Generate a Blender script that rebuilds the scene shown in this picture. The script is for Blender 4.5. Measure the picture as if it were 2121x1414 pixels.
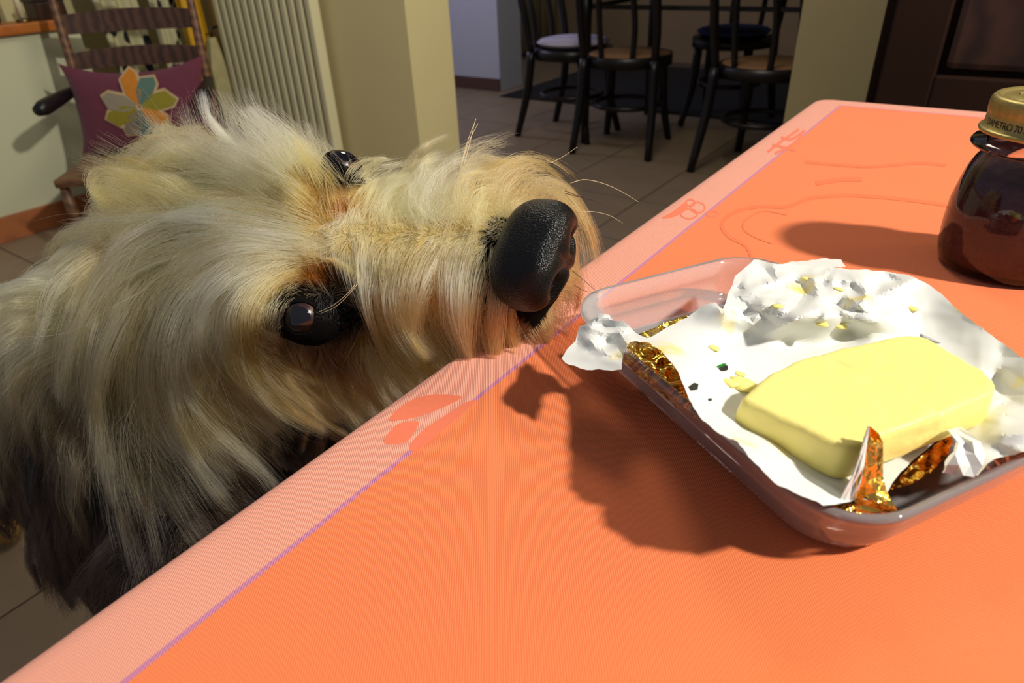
import bpy, bmesh, math, random
import numpy as np
from mathutils import Vector, Matrix, noise, geometry
from mathutils.bvhtree import BVHTree
from mathutils.kdtree import KDTree

for _o in list(bpy.data.objects): bpy.data.objects.remove(_o)
SC = bpy.context.scene
COL = SC.collection
random.seed(7); RNG = np.random.default_rng(11)

# ------------------------------------------------------------------ camera (2121 x 1414 frame)
IMG_W, IMG_H, FPX = 2121, 1414, 1380.0
_pitch = math.atan(FPX / math.hypot(105, 2300)); _roll = math.atan2(105, 2300)
_Rz = np.array([[.8, -.6, 0], [.6, .8, 0], [0, 0, 1.]])          # room axes: table, walls and cupboards run along x and y
FW = _Rz @ np.array([0, math.cos(_pitch), -math.sin(_pitch)])
_r0 = _Rz @ np.array([1., 0, 0]); _d0 = _Rz @ np.array([0, -math.sin(_pitch), -math.cos(_pitch)])
XI = _r0*math.cos(_roll) + _d0*math.sin(_roll); YI = -_r0*math.sin(_roll) + _d0*math.cos(_roll)
CAM = np.array([0, 0, .94])
cd = bpy.data.cameras.new('camera'); cam = bpy.data.objects.new('camera', cd); COL.objects.link(cam)
cam.matrix_world = Matrix([[XI[0], -YI[0], -FW[0], CAM[0]], [XI[1], -YI[1], -FW[1], CAM[1]], [XI[2], -YI[2], -FW[2], CAM[2]], [0, 0, 0, 1]])
cd.sensor_width = 36; cd.lens = FPX/IMG_W*36; cd.clip_start = .01; cd.clip_end = 60
cd.dof.use_dof = True; cd.dof.focus_distance = .37; cd.dof.aperture_fstop = 13
SC.camera = cam

# ------------------------------------------------------------------ world, lamps, exposure
SC.view_settings.view_transform = 'Standard'; SC.view_settings.look = 'None'
SC.view_settings.exposure = 0.0; SC.view_settings.gamma = 1.0; SC.view_settings.use_curve_mapping = False
wd = bpy.data.worlds.new('world'); SC.world = wd; wd.use_nodes = True
wd.node_tree.nodes['Background'].inputs[0].default_value = (.82, .81, 1.0, 1)
wd.node_tree.nodes['Background'].inputs[1].default_value = .23
def lamp(name, loc, power, color, radius):
    l = bpy.data.lights.new(name, 'POINT'); l.energy = power; l.color = color; l.shadow_soft_size = radius
    o = bpy.data.objects.new(name, l); COL.objects.link(o); o.location = loc; return o
lamp('kitchen_ceiling_lamp', (1.456, .64, 2.30), 275, (1, .93, .84), .07)
lamp('hall_fill_light', (-1.0, 1.55, 2.45), 48, (1, .90, .74), .30)  # added fill that brightens the left background, no fixture stands here
lamp('dining_room_blue_fill', (-3.3, 3.0, 1.5), 20, (.66, .64, 1.0), .15)  # added bluish light for the far room, its source is unseen
SC.cycles.max_bounces = 9; SC.cycles.transparent_max_bounces = 24
SC.cycles.caustics_reflective = False; SC.cycles.caustics_refractive = False

# ------------------------------------------------------------------ helpers
def px_ray(u, v): return FW + XI*((u-IMG_W/2)/FPX) + YI*((v-IMG_H/2)/FPX)
def on_plane(u, v, k, val):
    d = px_ray(u, v); return CAM + d*((val-CAM[k])/d[k])
def on_z(u, v, z): return on_plane(u, v, 2, z)
def at_depth(u, v, d): return CAM + px_ray(u, v)*d
def old(x, y): return (.8*x-.6*y, .6*x+.8*y)

def lin(c):
    c = np.asarray(c, float)/255.; return np.where(c <= .04045, c/12.92, ((c+.055)/1.055)**2.4)
def rgb(r, g, b): return tuple(lin((r, g, b))) + (1,)

def mat(name, color, rough=.6, metal=0., spec=.5, var=0., vscale=20., bump=0., bscale=60., coord='Object', sheen=0., coat=0., sub=0., subcol=None):
    m = bpy.data.materials.new(name); m.use_nodes = True; nt = m.node_tree; b = nt.nodes['Principled BSDF']
    b.inputs['Base Color'].default_value = color; b.inputs['Roughness'].default_value = rough
    b.inputs['Metallic'].default_value = metal; b.inputs['Specular IOR Level'].default_value = spec
    b.inputs['Sheen Weight'].default_value = sheen; b.inputs['Coat Weight'].default_value = coat
    if sub: b.inputs['Subsurface Weight'].default_value = sub; b.inputs['Subsurface Radius'].default_value = subcol or (.006, .004, .002); b.inputs['Subsurface Scale'].default_value = 1
    tc = nt.nodes.new('ShaderNodeTexCoord')
    if var:
        n = nt.nodes.new('ShaderNodeTexNoise'); n.inputs['Scale'].default_value = vscale; n.inputs['Detail'].default_value = 4
        nt.links.new(tc.outputs[coord], n.inputs['Vector'])
        mx = nt.nodes.new('ShaderNodeMix'); mx.data_type = 'RGBA'
        c = color; mx.inputs[6].default_value = tuple(x*(1-var) for x in c[:3])+(1,); mx.inputs[7].default_value = tuple(min(1, x*(1+var)) for x in c[:3])+(1,)
        nt.links.new(n.outputs['Fac'], mx.inputs[0]); nt.links.new(mx.outputs[2], b.inputs['Base Color'])
    if bump:
        n2 = nt.nodes.new('ShaderNodeTexNoise'); n2.inputs['Scale'].default_value = bscale; n2.inputs['Detail'].default_value = 3
        nt.links.new(tc.outputs[coord], n2.inputs['Vector'])
        bp = nt.nodes.new('ShaderNodeBump'); bp.inputs['Strength'].default_value = bump; bp.inputs['Distance'].default_value = .01
        nt.links.new(n2.outputs['Fac'], bp.inputs['Height']); nt.links.new(bp.outputs[0], b.inputs['Normal'])
    return m

def wood(name, c1, c2, rough=.45, scale=6., axis='Y', dist=6.):
    m = mat(name, c1, rough); nt = m.node_tree; b = nt.nodes['Principled BSDF']
    tc = nt.nodes.new('ShaderNodeTexCoord'); w = nt.nodes.new('ShaderNodeTexWave'); w.bands_direction = axis
    w.inputs['Scale'].default_value = scale; w.inputs['Distortion'].default_value = dist; w.inputs['Detail'].default_value = 3; w.inputs['Detail Scale'].default_value = 1.5
    nt.links.new(tc.outputs['Object'], w.inputs['Vector'])
    mx = nt.nodes.new('ShaderNodeMix'); mx.data_type = 'RGBA'; mx.inputs[6].default_value = c1; mx.inputs[7].default_value = c2
    nt.links.new(w.outputs['Fac'], mx.inputs[0]); nt.links.new(mx.outputs[2], b.inputs['Base Color'])
    return m

def clear_glass(name, tint, edge, rough=.03, painted_refl=0.):
    """thin clear glass: straight-through light, darker towards grazing, fresnel reflections"""
    m = bpy.data.materials.new(name); m.use_nodes = True; nt = m.node_tree; nt.nodes.clear()
    out = nt.nodes.new('ShaderNodeOutputMaterial'); tr = nt.nodes.new('ShaderNodeBsdfTransparent'); gl = nt.nodes.new('ShaderNodeBsdfGlossy')
    gl.inputs['Roughness'].default_value = rough; gl.inputs['Color'].default_value = (1, 1, 1, 1)
    fr = nt.nodes.new('ShaderNodeFresnel'); fr.inputs['IOR'].default_value = 1.5
    lw = nt.nodes.new('ShaderNodeLayerWeight'); lw.inputs['Blend'].default_value = .35
    mc = nt.nodes.new('ShaderNodeMix'); mc.data_type = 'RGBA'; mc.inputs[6].default_value = tint; mc.inputs[7].default_value = edge
    nt.links.new(lw.outputs['Facing'], mc.inputs[0]); nt.links.new(mc.outputs[2], tr.inputs['Color'])
    mx = nt.nodes.new('ShaderNodeMixShader'); nt.links.new(fr.outputs[0], mx.inputs[0]); nt.links.new(tr.outputs[0], mx.inputs[1]); nt.links.new(gl.outputs[0], mx.inputs[2])
    last = mx
    if painted_refl:      # white diffuse mixed in, painting the pale reflection of the paper
        df = nt.nodes.new('ShaderNodeBsdfDiffuse'); df.inputs['Color'].default_value = (.9, .86, .84, 1); m2 = nt.nodes.new('ShaderNodeMixShader'); m2.inputs[0].default_value = painted_refl
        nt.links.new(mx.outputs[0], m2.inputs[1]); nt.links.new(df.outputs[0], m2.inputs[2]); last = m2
    nt.links.new(last.outputs[0], out.inputs['Surface']); return m

def tag(o, label=None, cat=None, group=None, kind=None):
    if label: o['label'] = label
    if cat: o['category'] = cat
    if group: o['group'] = group
    if kind: o['kind'] = kind
    return o
def empty(name, loc=(0, 0, 0), rz=0., label=None, cat=None, group=None):
    o = bpy.data.objects.new(name, None); COL.objects.link(o); o.location = loc; o.rotation_euler = (0, 0, rz); o.empty_display_size = .05
    return tag(o, label, cat, group)
def mesh_obj(name, verts, faces, material, parent=None, smooth=False, loc=None):
    me = bpy.data.meshes.new(name); me.from_pydata([tuple(map(float, v)) for v in verts], [], [tuple(f) for f in faces]); me.update()
    if smooth: me.polygons.foreach_set('use_smooth', [True]*len(me.polygons))
    if material: me.materials.append(material)
    o = bpy.data.objects.new(name, me); COL.objects.link(o)
    if parent: o.parent = parent
    if loc is not None: o.location = loc
    return o
class MB:
    """collects shapes of ONE part"""
    def __init__(s): s.v = []; s.f = []
    def add(s, V, F):
        k = len(s.v); s.v += [tuple(map(float, q)) for q in V]; s.f += [tuple(i+k for i in q) for q in F]; return s
    def box(s, x0, x1, y0, y1, z0, z1, ch=0.):
        if ch <= 0:
            V = [(x, y, z) for x in (x0, x1) for y in (y0, y1) for z in (z0, z1)]
            return s.add(V, [(0, 1, 3, 2), (4, 6, 7, 5), (0, 4, 5, 1), (2, 3, 7, 6), (0, 2, 6, 4), (1, 5, 7, 3)])
        bm = bmesh.new(); bmesh.ops.create_cube(bm, size=1)
        for q in bm.verts: q.co = Vector(((x0+x1)/2+q.co.x*(x1-x0), (y0+y1)/2+q.co.y*(y1-y0), (z0+z1)/2+q.co.z*(z1-z0)))
        bmesh.ops.bevel(bm, geom=list(bm.edges), offset=ch, segments=2, profile=.6, affect='EDGES')
        bm.verts.index_update(); s.add([q.co for q in bm.verts], [[q.index for q in f.verts] for f in bm.faces]); bm.free(); return s
    def tube(s, pts, rad, n=10, cap=True):
        pts = [Vector(q) for q in pts]; m = len(pts); rad = [rad]*m if not hasattr(rad, '__len__') else rad
        V = []; F = []; up = None
        for i, q in enumerate(pts):
            t = (pts[min(i+1, m-1)]-pts[max(i-1, 0)]).normalized()
            if up is None: up = Vector((0, 0, 1)) if abs(t.z) < .9 else Vector((1, 0, 0))
            a = t.cross(up).normalized(); b = a.cross(t).normalized(); up = b
            for k in range(n):
                th = 2*math.pi*k/n; V.append(q+(a*math.cos(th)+b*math.sin(th))*rad[i])
        for i in range(m-1):
            for k in range(n): F.append((i*n+k, i*n+(k+1) % n, (i+1)*n+(k+1) % n, (i+1)*n+k))
        if cap: F.append(tuple(range(n-1, -1, -1))); F.append(tuple((m-1)*n+k for k in range(n)))
        return s.add(V, F)
    def lathe(s, prof, n=48, c=(0, 0, 0)):
        V = []; F = []
        for r, z in prof:
            for k in range(n): V.append((c[0]+r*math.cos(2*math.pi*k/n), c[1]+r*math.sin(2*math.pi*k/n), c[2]+z))
        for i in range(len(prof)-1):
            for k in range(n): F.append((i*n+k, i*n+(k+1) % n, (i+1)*n+(k+1) % n, (i+1)*n+k))
        return s.add(V, F)
    def build(s, name, material, parent=None, smooth=False, loc=None): return mesh_obj(name, s.v, s.f, material, parent, smooth, loc)
def copy_tree(o, parent=None):
    c = o.copy(); COL.objects.link(c); c.parent = parent
    for ch in list(o.children): copy_tree(ch, c)
    return c
def bevel_mod(o, w, seg=2):
    m = o.modifiers.new('bevel', 'BEVEL'); m.width = w; m.segments = seg; m.limit_method = 'ANGLE'; return o
def solid_mod(o, t, off=0):
    m = o.modifiers.new('solidify', 'SOLIDIFY'); m.thickness = t; m.offset = off; return o
def smooth_path(pts, n=24):
    """Catmull-Rom through points"""
    P = [np.array(q, float) for q in pts]; P = [2*P[0]-P[1]] + P + [2*P[-1]-P[-2]]; out = []
    seg = len(P)-3
    for k in range(n):
        t = k/(n-1)*seg; i = min(int(t), seg-1); t -= i; a, b, c, d = P[i:i+4]
        out.append(.5*((2*b)+(-a+c)*t+(2*a-5*b+4*c-d)*t*t+(-a+3*b-3*c+d)*t**3))
    return out
# ================================================================== SETTING
M_tile = mat('stone_tile', rgb(140, 121, 96), .5, var=.22, vscale=6, bump=.08, bscale=40)
M_joint = mat('tile_joint', rgb(98, 83, 68), .8)
M_wall = mat('ochre_paint', rgb(206, 194, 140), .8, var=.03, vscale=3, bump=.02, bscale=120)
M_panel = mat('cream_paint', rgb(206, 208, 172), .7, var=.03, vscale=3)
M_farwall = mat('white_paint', rgb(190, 194, 205), .8, var=.03, vscale=3)
M_farback = mat('beige_paint', rgb(150, 128, 96), .85, var=.1, vscale=2)
M_capwood = wood('orange_wood', rgb(190, 112, 40), rgb(168, 92, 30), .4, 8, 'X')
M_basewood = wood('baseboard_wood', rgb(172, 104, 58), rgb(148, 84, 44), .5, 5, 'X')
M_darkbase = mat('brown_baseboard', rgb(86, 58, 48), .6)

fl = MB().box(-5.2, 3.2, -2.0, 6.4, -.06, -.004).build('floor', M_joint); tag(fl, kind='structure')
TS = .42
_tm = MB().box(-TS/2+.0025, TS/2-.0025, -TS/2+.0025, TS/2-.0025, -.010, 0, .0015)
tile0 = None
for i in range(-10, 2):
    for j in range(-1, 13):
        x, y = -.1+i*TS, .15+j*TS
        if x < -3.05 and y < 1.9: continue
        if tile0 is None: o = tile0 = _tm.build('tile', M_tile, fl)
        else: o = tile0.copy(); COL.objects.link(o)
        o.location = (x, y, random.uniform(-.0004, .0004))

w = MB().box(-3.22, -3.10, -1.6, 1.36, 0, .715).build('wall_left', M_panel); tag(w, kind='structure')
w = MB().box(-3.24, -3.07, -1.6, 1.37, .715, .752, .006).build('trim_1', M_capwood); tag(w, kind='structure')
w = MB().box(-3.10, -3.085, -1.6, 1.36, 0, .095, .003).build('baseboard_left', M_basewood); tag(w, kind='structure')
w = MB().box(-3.50, -3.40, 1.0, 1.85, 0, 2.6).build('wall_alcove', M_wall); tag(w, kind='structure')
# the wall between kitchen and dining room: two piers either side of a wide opening
w = MB().box(-3.50, -1.78, 1.85, 2.08, 0, 2.6).build('wall_left_pier', M_wall); tag(w, kind='structure')
w = MB().box(-.473, 2.2, 1.85, 2.08, 0, 2.6).build('wall_right_pier', M_wall); tag(w, kind='structure')
w = MB().box(-1.782, -1.765, 1.85, 2.08, 0, .08, .003).build('baseboard_pier', M_darkbase); tag(w, kind='structure')
# dining room
w = MB().box(-5.0, -3.09, 4.12, 4.4, 0, 2.6).build('wall_far_left', M_farwall); tag(w, kind='structure')
w = MB().box(-5.0, -3.088, 4.107, 4.12, 0, .085, .003).build('baseboard_far_left', M_darkbase); tag(w, kind='structure')
w = MB().box(-4.6, 2.2, 5.75, 5.9, 0, 2.6).build('wall_back', M_farback); tag(w, kind='structure')
w = MB().box(.75, .9, 2.08, 5.75, 0, 2.6).build('wall_right_dining', M_farback); tag(w, kind='structure')
# ================================================================== BACKGROUND THINGS
M_chairwood = wood('rocker_wood', rgb(120, 84, 52), rgb(88, 58, 36), .45, 9, 'Z')
M_darkwood = wood('dark_slat_wood', rgb(88, 62, 48), rgb(60, 40, 30), .45, 9, 'Y')
M_black = mat('black_lacquer', rgb(20, 17, 20), .35, spec=.4)
M_white_metal = mat('radiator_enamel', rgb(205, 200, 160), .4, spec=.4)

# ---- rocking chair (faces +x)
RCZ = math.radians(-45)
rc = empty('rocking_chair', (-2.58, 1.245, 0), RCZ, 'brown wooden rocking chair with ladder back by the cream half wall', 'rocking chair')
for s in (-1, 1):
    y = s*.225
    MB().tube(smooth_path([(-.06, y, .06), (-.10, y, .32), (-.14, y*1.02, .60), (-.19, y*1.03, .95)], 14), [.017]*10+[.016, .015, .014, .010], 10).build('back_post', M_chairwood, rc, True)
    MB().tube([(.26, y*1.0, .03), (.26, y*1.0, .20), (.26, y*1.0, .29)], [.016, .020, .014], 10).build('front_leg', M_chairwood, rc, True)
    MB().tube(smooth_path([(-.34, y, .075), (-.1, y, .018), (.15, y, .018), (.44, y, .09)], 16), .016, 8).build('rocker', M_chairwood, rc, True)
    a = MB(); pts = smooth_path([(-.15, y*1.03, .535), (-.05, y*1.08, .530), (.05, y*1.13, .522), (.14, y*1.2, .512)], 10)
    a.tube(pts, [.016, .017, .018, .020, .022, .024, .025, .026, .026, .018], 10).build('arm', M_black, rc, True)
    MB().tube([(-.09, y, .16), (.26, y, .16)], .010, 8).build('side_stretcher', M_chairwood, rc, True)
MB().tube([(.26, -.22, .18), (.26, .22, .18)], .011, 8).build('front_stretcher', M_chairwood, rc, True)
def slat(z, h, dx):
    m = MB(); n = 12; V = []; F = []
    for k in range(n+1):
        t = k/n*2-1; yy = t*.225; bow = -.035*(1-t*t)+dx; top = h/2+.012*(1-t*t)
        V += [(bow-.008, yy, z-h/2), (bow+.008, yy, z-h/2), (bow+.008, yy, z+top), (bow-.008, yy, z+top)]
    for k in range(n):
        for q in range(4): F.append((k*4+q, k*4+(q+1) % 4, k*4+4+(q+1) % 4, k*4+4+q))
    F += [(3, 2, 1, 0), tuple(n*4+q for q in range(4))]
    return m.add(V, F)
for z, h, dx in ((.745, .062, -.165), (.625, .055, -.145), (.50, .05, -.125), (.87, .07, -.18)): slat(z, h, dx).build('back_slat', M_darkwood, rc)
MB().box(-.13, .29, -.24, .24, .285, .315, .010).build('seat', M_chairwood, rc)

# ---- cushion standing against the chair back
M_plum = mat('plum_fabric', rgb(98, 40, 56), .9, var=.15, vscale=60, bump=.1, bscale=300, sheen=.2)
cu = empty('cushion', (-2.585, 1.25, .316), RCZ, 'plum square cushion with a coloured petal star on the rocking chair', 'cushion')
def cushion_mesh(wd_, ht, th, n=18):
    V = []; F = []
    for side in (-1, 1):
        for i in range(n+1):
            for j in range(n+1):
                a, b = i/n*2-1, j/n*2-1
                k = max(0, (1-a*a))**.45*max(0, (1-b*b))**.45
                pinch = 1-.07*(1-abs(a)**3)*(abs(b)**3); pb = 1-.10*(1-abs(b)**3)*(abs(a)**3)
                z = (b*.5*pinch+.5)*ht - .035*(1-a*a)*(b > .0)*b
                V.append((side*th*k+ -.16*(z/ht-.0)*.45, a*wd_/2*pb, z))
    N = (n+1)*(n+1)
    for s in range(2):
        for i in range(n):
            for j in range(n):
                q = [s*N+i*(n+1)+j, s*N+(i+1)*(n+1)+j, s*N+(i+1)*(n+1)+j+1, s*N+i*(n+1)+j+1]
                F.append(tuple(q if s else q[::-1]))
    return V, F
V, F = cushion_mesh(.50, .315, .055)
mesh_obj('cover', V, F, M_plum, cu, True)
def cush_x(yl, zl):
    a = yl/.25; b = (zl/.33-.5)*2; k = max(0, 1-a*a)**.45*max(0, 1-b*b)**.45
    return .055*k-.072*(zl/.33)+.0025
for nm, ang, c, ln in (('petal', 100, (190, 120, 30), .125), ('petal', 60, (84, 112, 100), .115), ('petal', 165, (140, 132, 108), .125), ('petal', 200, (134, 124, 26), .125),
                       ('petal', 275, (62, 92, 86), .115), ('petal', 318, (196, 128, 40), .115), ('petal', 12, (134, 126, 30), .13), ('petal', 240, (120, 110, 90), .11)):
    th = math.radians(ang); d = Vector((0, math.cos(th), math.sin(th))); s_ = Vector((0, -math.sin(th), math.cos(th))); c0 = Vector((0, .01, .165))
    def poly(scale, lift, grow):
        shape = [(.012-grow, -.006-grow), (.05, -.027-grow), (ln*.86, -.027-grow), (ln+grow, -.012), (ln*.80, .027+grow), (.05, .027+grow), (.012-grow, .006+grow)]
        P = []
        for a, b in shape:
            q = c0+d*a+s_*b; P.append((cush_x(q.y, q.z)+lift, q.y, q.z))
        ctr = np.mean(P, axis=0); ctr[0] = cush_x(ctr[1], ctr[2])+lift
        n = len(P); Vv = P+[tuple(ctr)]+[(x-.004, y, z) for x, y, z in P]
        Ff = [(i, (i+1) % n, n) for i in range(n)]+[(i, n+1+i, n+1+(i+1) % n, (i+1) % n) for i in range(n)]
        return Vv, Ff
    Vv, Ff = poly(1, .003, .008); mesh_obj('petal_border', Vv, Ff, mat('petal_border_fabric', rgb(186, 160, 118), .9), cu)
    Vv, Ff = poly(1, .0055, 0); mesh_obj(nm, Vv, Ff, mat('petal_fabric', rgb(*c), .9, var=.1, vscale=80), cu)

# ---- things on the half wall
bo = empty('storage_pot', (-3.15, 1.06, .752), 0, 'dark navy round pot on the half wall, nearest the picture edge', 'pot')
MB().lathe([(0, 0), (.052, 0), (.060, .01), (.062, .07), (.056, .085), (0, .085)], 28).build('pot_body', mat('navy_glaze', rgb(22, 18, 62), .25, coat=.4), bo, True)
MB().lathe([(0, .085), (.058, .085), (.060, .092), (.03, .106), (.012, .11), (.014, .125), (0, .13)], 28).build('pot_lid', mat('violet_glaze', rgb(70, 48, 130), .25), bo, True)
gb = empty('candle', (-3.12, 1.185, .752), 0, 'slim pale candle standing between the navy pot and the dark box', 'candle')
MB().lathe([(0, 0), (.026, 0), (.026, .008), (.012, .014), (.0, .014)], 20).build('candle_foot', mat('brass_foot', rgb(140, 124, 84), .3, 1), gb, True)
MB().lathe([(0, .014), (.011, .014), (.011, .165), (.004, .17), (0, .17)], 18).build('candle_stick', mat('pale_wax', rgb(236, 228, 186), .4), gb, True)
MB().tube([(0, 0, .169), (.001, 0, .178)], .001, 6).build('wick', M_black, gb)
bx = empty('wooden_box', (-3.16, 1.29, .752), 0, 'small dark brown wooden box at the end of the half wall', 'box')
MB().box(-.05, .05, -.055, .055, 0, .06, .004).build('box_body', M_darkwood, bx); MB().box(-.053, .053, -.058, .058, .06, .078, .004).build('box_lid', mat('box_lid_wood', rgb(58, 44, 44), .5), bx)

# ---- cloths hanging in the alcove
def hanging(name, y0, y1, z0, z1, x, folds, amp, material, label, cat, taper=.0, seed=0, parent_hook=True):
    n, m = 40, 16; V = []; F = []; r = random.Random(seed); ph = r.uniform(0, 6)
    for j in range(m+1):
        t = j/m; z = z1+(z0-z1)*t
        for i in range(n+1):
            s_ = i/n*2-1; wdt = (y1-y0)/2*(1-taper*(1-t))
            yy = (y0+y1)/2+s_*wdt+.01*math.sin(5*t+ph)
            xx = x+amp*math.sin(folds*math.pi*s_+ph+.6*t)*(.5+.5*t)+.3*amp*math.sin(folds*2.3*s_+3*t)
            zz = z+(.012*math.sin(7*s_+ph) if j == m else 0)
            V.append((xx, yy, zz))
    for j in range(m):
        for i in range(n): F.append((j*(n+1)+i, (j+1)*(n+1)+i, (j+1)*(n+1)+i+1, j*(n+1)+i+1))
    e = empty(name, (0, 0, 0), 0, label, cat)
    o = mesh_obj('cloth', V, F, material, e, True); solid_mod(o, .006)
    MB().tube([(x-.01, (y0+y1)/2, z1-.02), (x-.01, (y0+y1)/2, z1+.03), (-3.40, (y0+y1)/2, z1+.035)], .006, 8).build('hook', M_black, e, True)
    return e
def spotted():
    m = mat('spotted_fabric', rgb(186, 180, 140), .9); nt = m.node_tree; b = nt.nodes['Principled BSDF']
    tc = nt.nodes.new('ShaderNodeTexCoord'); vo = nt.nodes.new('ShaderNodeTexVoronoi'); vo.inputs['Scale'].default_value = 13
    nz = nt.nodes.new('ShaderNodeTexNoise'); nz.inputs['Scale'].default_value = 9
    ad = nt.nodes.new('ShaderNodeMath'); ad.operation = 'MULTIPLY_ADD'; ad.inputs[1].default_value = .55
    cr = nt.nodes.new('ShaderNodeValToRGB'); e = cr.color_ramp.elements; e[0].position = .55; e[0].color = rgb(14, 16, 16); e[1].position = .62; e[1].color = rgb(188, 184, 142)
    nt.links.new(tc.outputs['Object'], vo.inputs['Vector']); nt.links.new(tc.outputs['Object'], nz.inputs['Vector'])
    nt.links.new(nz.outputs['Fac'], ad.inputs[0]); nt.links.new(vo.outputs['Distance'], ad.inputs[2]); nt.links.new(ad.outputs[0], cr.inputs['Fac']); nt.links.new(cr.outputs[0], b.inputs['Base Color'])
    return m
hanging('spotted_shawl', 1.66, 1.80, .36, 1.25, -3.05, 3, .012, spotted(), 'cream shawl with black spots hanging behind the rocking chair', 'shawl', 0, 3)
M_blk = spotted(); [setattr(e_, 'position', e_.position+.17) for e_ in reversed(list(M_blk.node_tree.nodes['Color Ramp'].color_ramp.elements))]
hanging('black_scarf', 1.46, 1.64, .50, 1.25, -3.12, 3, .015, M_blk, 'black and cream patterned scarf seen between the rocking chair slats', 'scarf', 0, 9)
def coat(name, c, zc, ry, rx, h, material, label, cat):
    e = empty(name, (c[0], c[1], zc), 0, label, cat); V = []; F = []; n, m = 28, 18
    for j in range(m+1):
        t = j/m
        for i in range(n):
            th = 2*math.pi*i/n; f_ = 1+.16*math.sin(5*th+1.5*t)+.06*math.sin(11*th)
            k = (.35+.65*min(1, t*3.0))*(1-.25*max(0, t-.8)/.2)
            V.append((rx*k*f_*math.cos(th), ry*k*f_*math.sin(th), h*(1-t)+.012*math.sin(3*th)*t))
    for j in range(m):
        for i in range(n): F.append((j*n+i, (j+1)*n+i, (j+1)*n+(i+1) % n, j*n+(i+1) % n))
    F.append(tuple(range(n))); F.append(tuple(m*n+i for i in range(n-1, -1, -1)))
    mesh_obj('cloth', V, F, material, e, True)
    MB().tube([(0, 0, h-.01), (0, 0, h+.035), (0, 1.85-c[1], h+.04)], .005, 8).build('hook', M_black, e, True)
coat('yellow_raincoat', (-2.95, 1.765), .38, .045, .04, .85, mat('mustard_fabric', rgb(206, 158, 14), .65, var=.18, vscale=18), 'mustard yellow folded raincoat hanging beside the radiator', 'raincoat')
coat('knitted_scarf', (-2.855, 1.775), .28, .050, .038, .36, mat('beige_knit', rgb(168, 160, 112), .95, var=.25, vscale=30, bump=.3, bscale=120), 'beige chunky knitted scarf hanging below the yellow raincoat', 'scarf')

# ---- column radiator on the left pier
ra = empty('radiator', (-2.49, 1.80, .12), 0, 'cream column radiator with upright ribs on the ochre wall', 'radiator')
nr = 13
for k in range(nr):
    x = -.29+.58*k/(nr-1)
    MB().box(x-.0165, x+.0165, -.025, .022, 0, 1.55, .008).build('rib', M_white_metal, ra)
MB().tube([(-.29, 0, .05), (.29, 0, .05)], .015, 10).build('header', M_white_metal, ra, True); MB().tube([(-.29, 0, 1.5), (.29, 0, 1.5)], .015, 10).build('header', M_white_metal, ra, True)

# ---- dining table and bentwood chairs
dt = empty('dining_table', (-1.20, 3.52, 0), 0, 'black dining table with thin apron in the dark dining room', 'dining table')
MB().box(-.68, .68, -.42, .42, .715, .745, .006).build('table_top', M_black, dt)
for s in (-1, 1):
    MB().box(-.62, .62, s*.37-.011, s*.37+.011, .645, .664).build('apron', M_black, dt); MB().box(s*.60-.011, s*.60+.011, -.37, .37, .645, .664).build('apron', M_black, dt)
    for q in (-1, 1): MB().tube([(s*.61, q*.38, 0), (s*.61, q*.38, .60), (s*.61, q*.38, .715)], [.020, .026, .030], 12).build('leg', M_black, dt, True)
def bentwood(loc, rz, label, seat_mat):
    """faces local +y, back at -y"""
    e = empty('bentwood_chair', loc, rz, label, 'chair', 'black bentwood chairs around the dining table')
    MB().lathe([(0, .455), (.17, .455), (.195, .452), (.205, .44), (.205, .415), (.195, .405), (.17, .41), (0, .41)], 32).build('seat', seat_mat, e, True)
    MB().lathe([(.200, .40), (.211, .402), (.211, .45), (.200, .452), (.196, .43), (.200, .40)], 32).build('seat_rim', M_black, e, True)
    for s in (-1, 1):
        MB().tube(smooth_path([(s*.135, .13, .41), (s*.145, .15, .2), (s*.175, .195, 0)], 8), [.023, .023, .022, .021, .020, .019, .018, .017], 10).build('leg', M_black, e, True)
        MB().tube(smooth_path([(s*.20, -.24, 0), (s*.185, -.175, .24), (s*.175, -.15, .44)], 8), [.018, .019, .020, .021, .022, .022, .023, .023], 10).build('leg', M_black, e, True)
    arc = [(-.175, -.15, .43), (-.185, -.18, .6), (-.175, -.225, .78), (-.11, -.25, .90), (0, -.255, .93), (.11, -.25, .90), (.175, -.225, .78), (.185, -.18, .6), (.175, -.15, .43)]
    MB().tube(smooth_path(arc, 34), .019, 10).build('back_hoop', M_black, e, True)
    arc = [(-.075, -.175, .43), (-.085, -.195, .6), (-.07, -.235, .76), (0, -.245, .82), (.07, -.235, .76), (.085, -.195, .6), (.075, -.175, .43)]
    MB().tube(smooth_path(arc, 26), .014, 10).build('inner_hoop', M_black, e, True)
    ring = [(.165*math.cos(a), .165*math.sin(a)-.005, .215) for a in np.linspace(0, 2*math.pi, 25)]
    MB().tube(ring, .012, 8, False).build('leg_ring', M_black, e, True)
    return e
M_cane = mat('tan_seat_wood', rgb(150, 112, 74), .5, var=.15, vscale=30)
bentwood((-1.98, 3.30, 0), math.radians(-90), 'black bentwood chair with a white cushion, leftmost at the dining table', M_black)
bentwood((-1.60, 3.20, 0), math.radians(8), 'black bentwood chair with a bare tan seat nearest the doorway', M_cane)
bentwood((-1.32, 3.86, .0105), math.radians(180), 'black bentwood chair with a blue cushion behind the dining table', M_black)
bentwood((-.90, 3.14, 0), math.radians(-6), 'black bentwood chair with a bare tan seat beside the right pier', M_cane)
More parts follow.
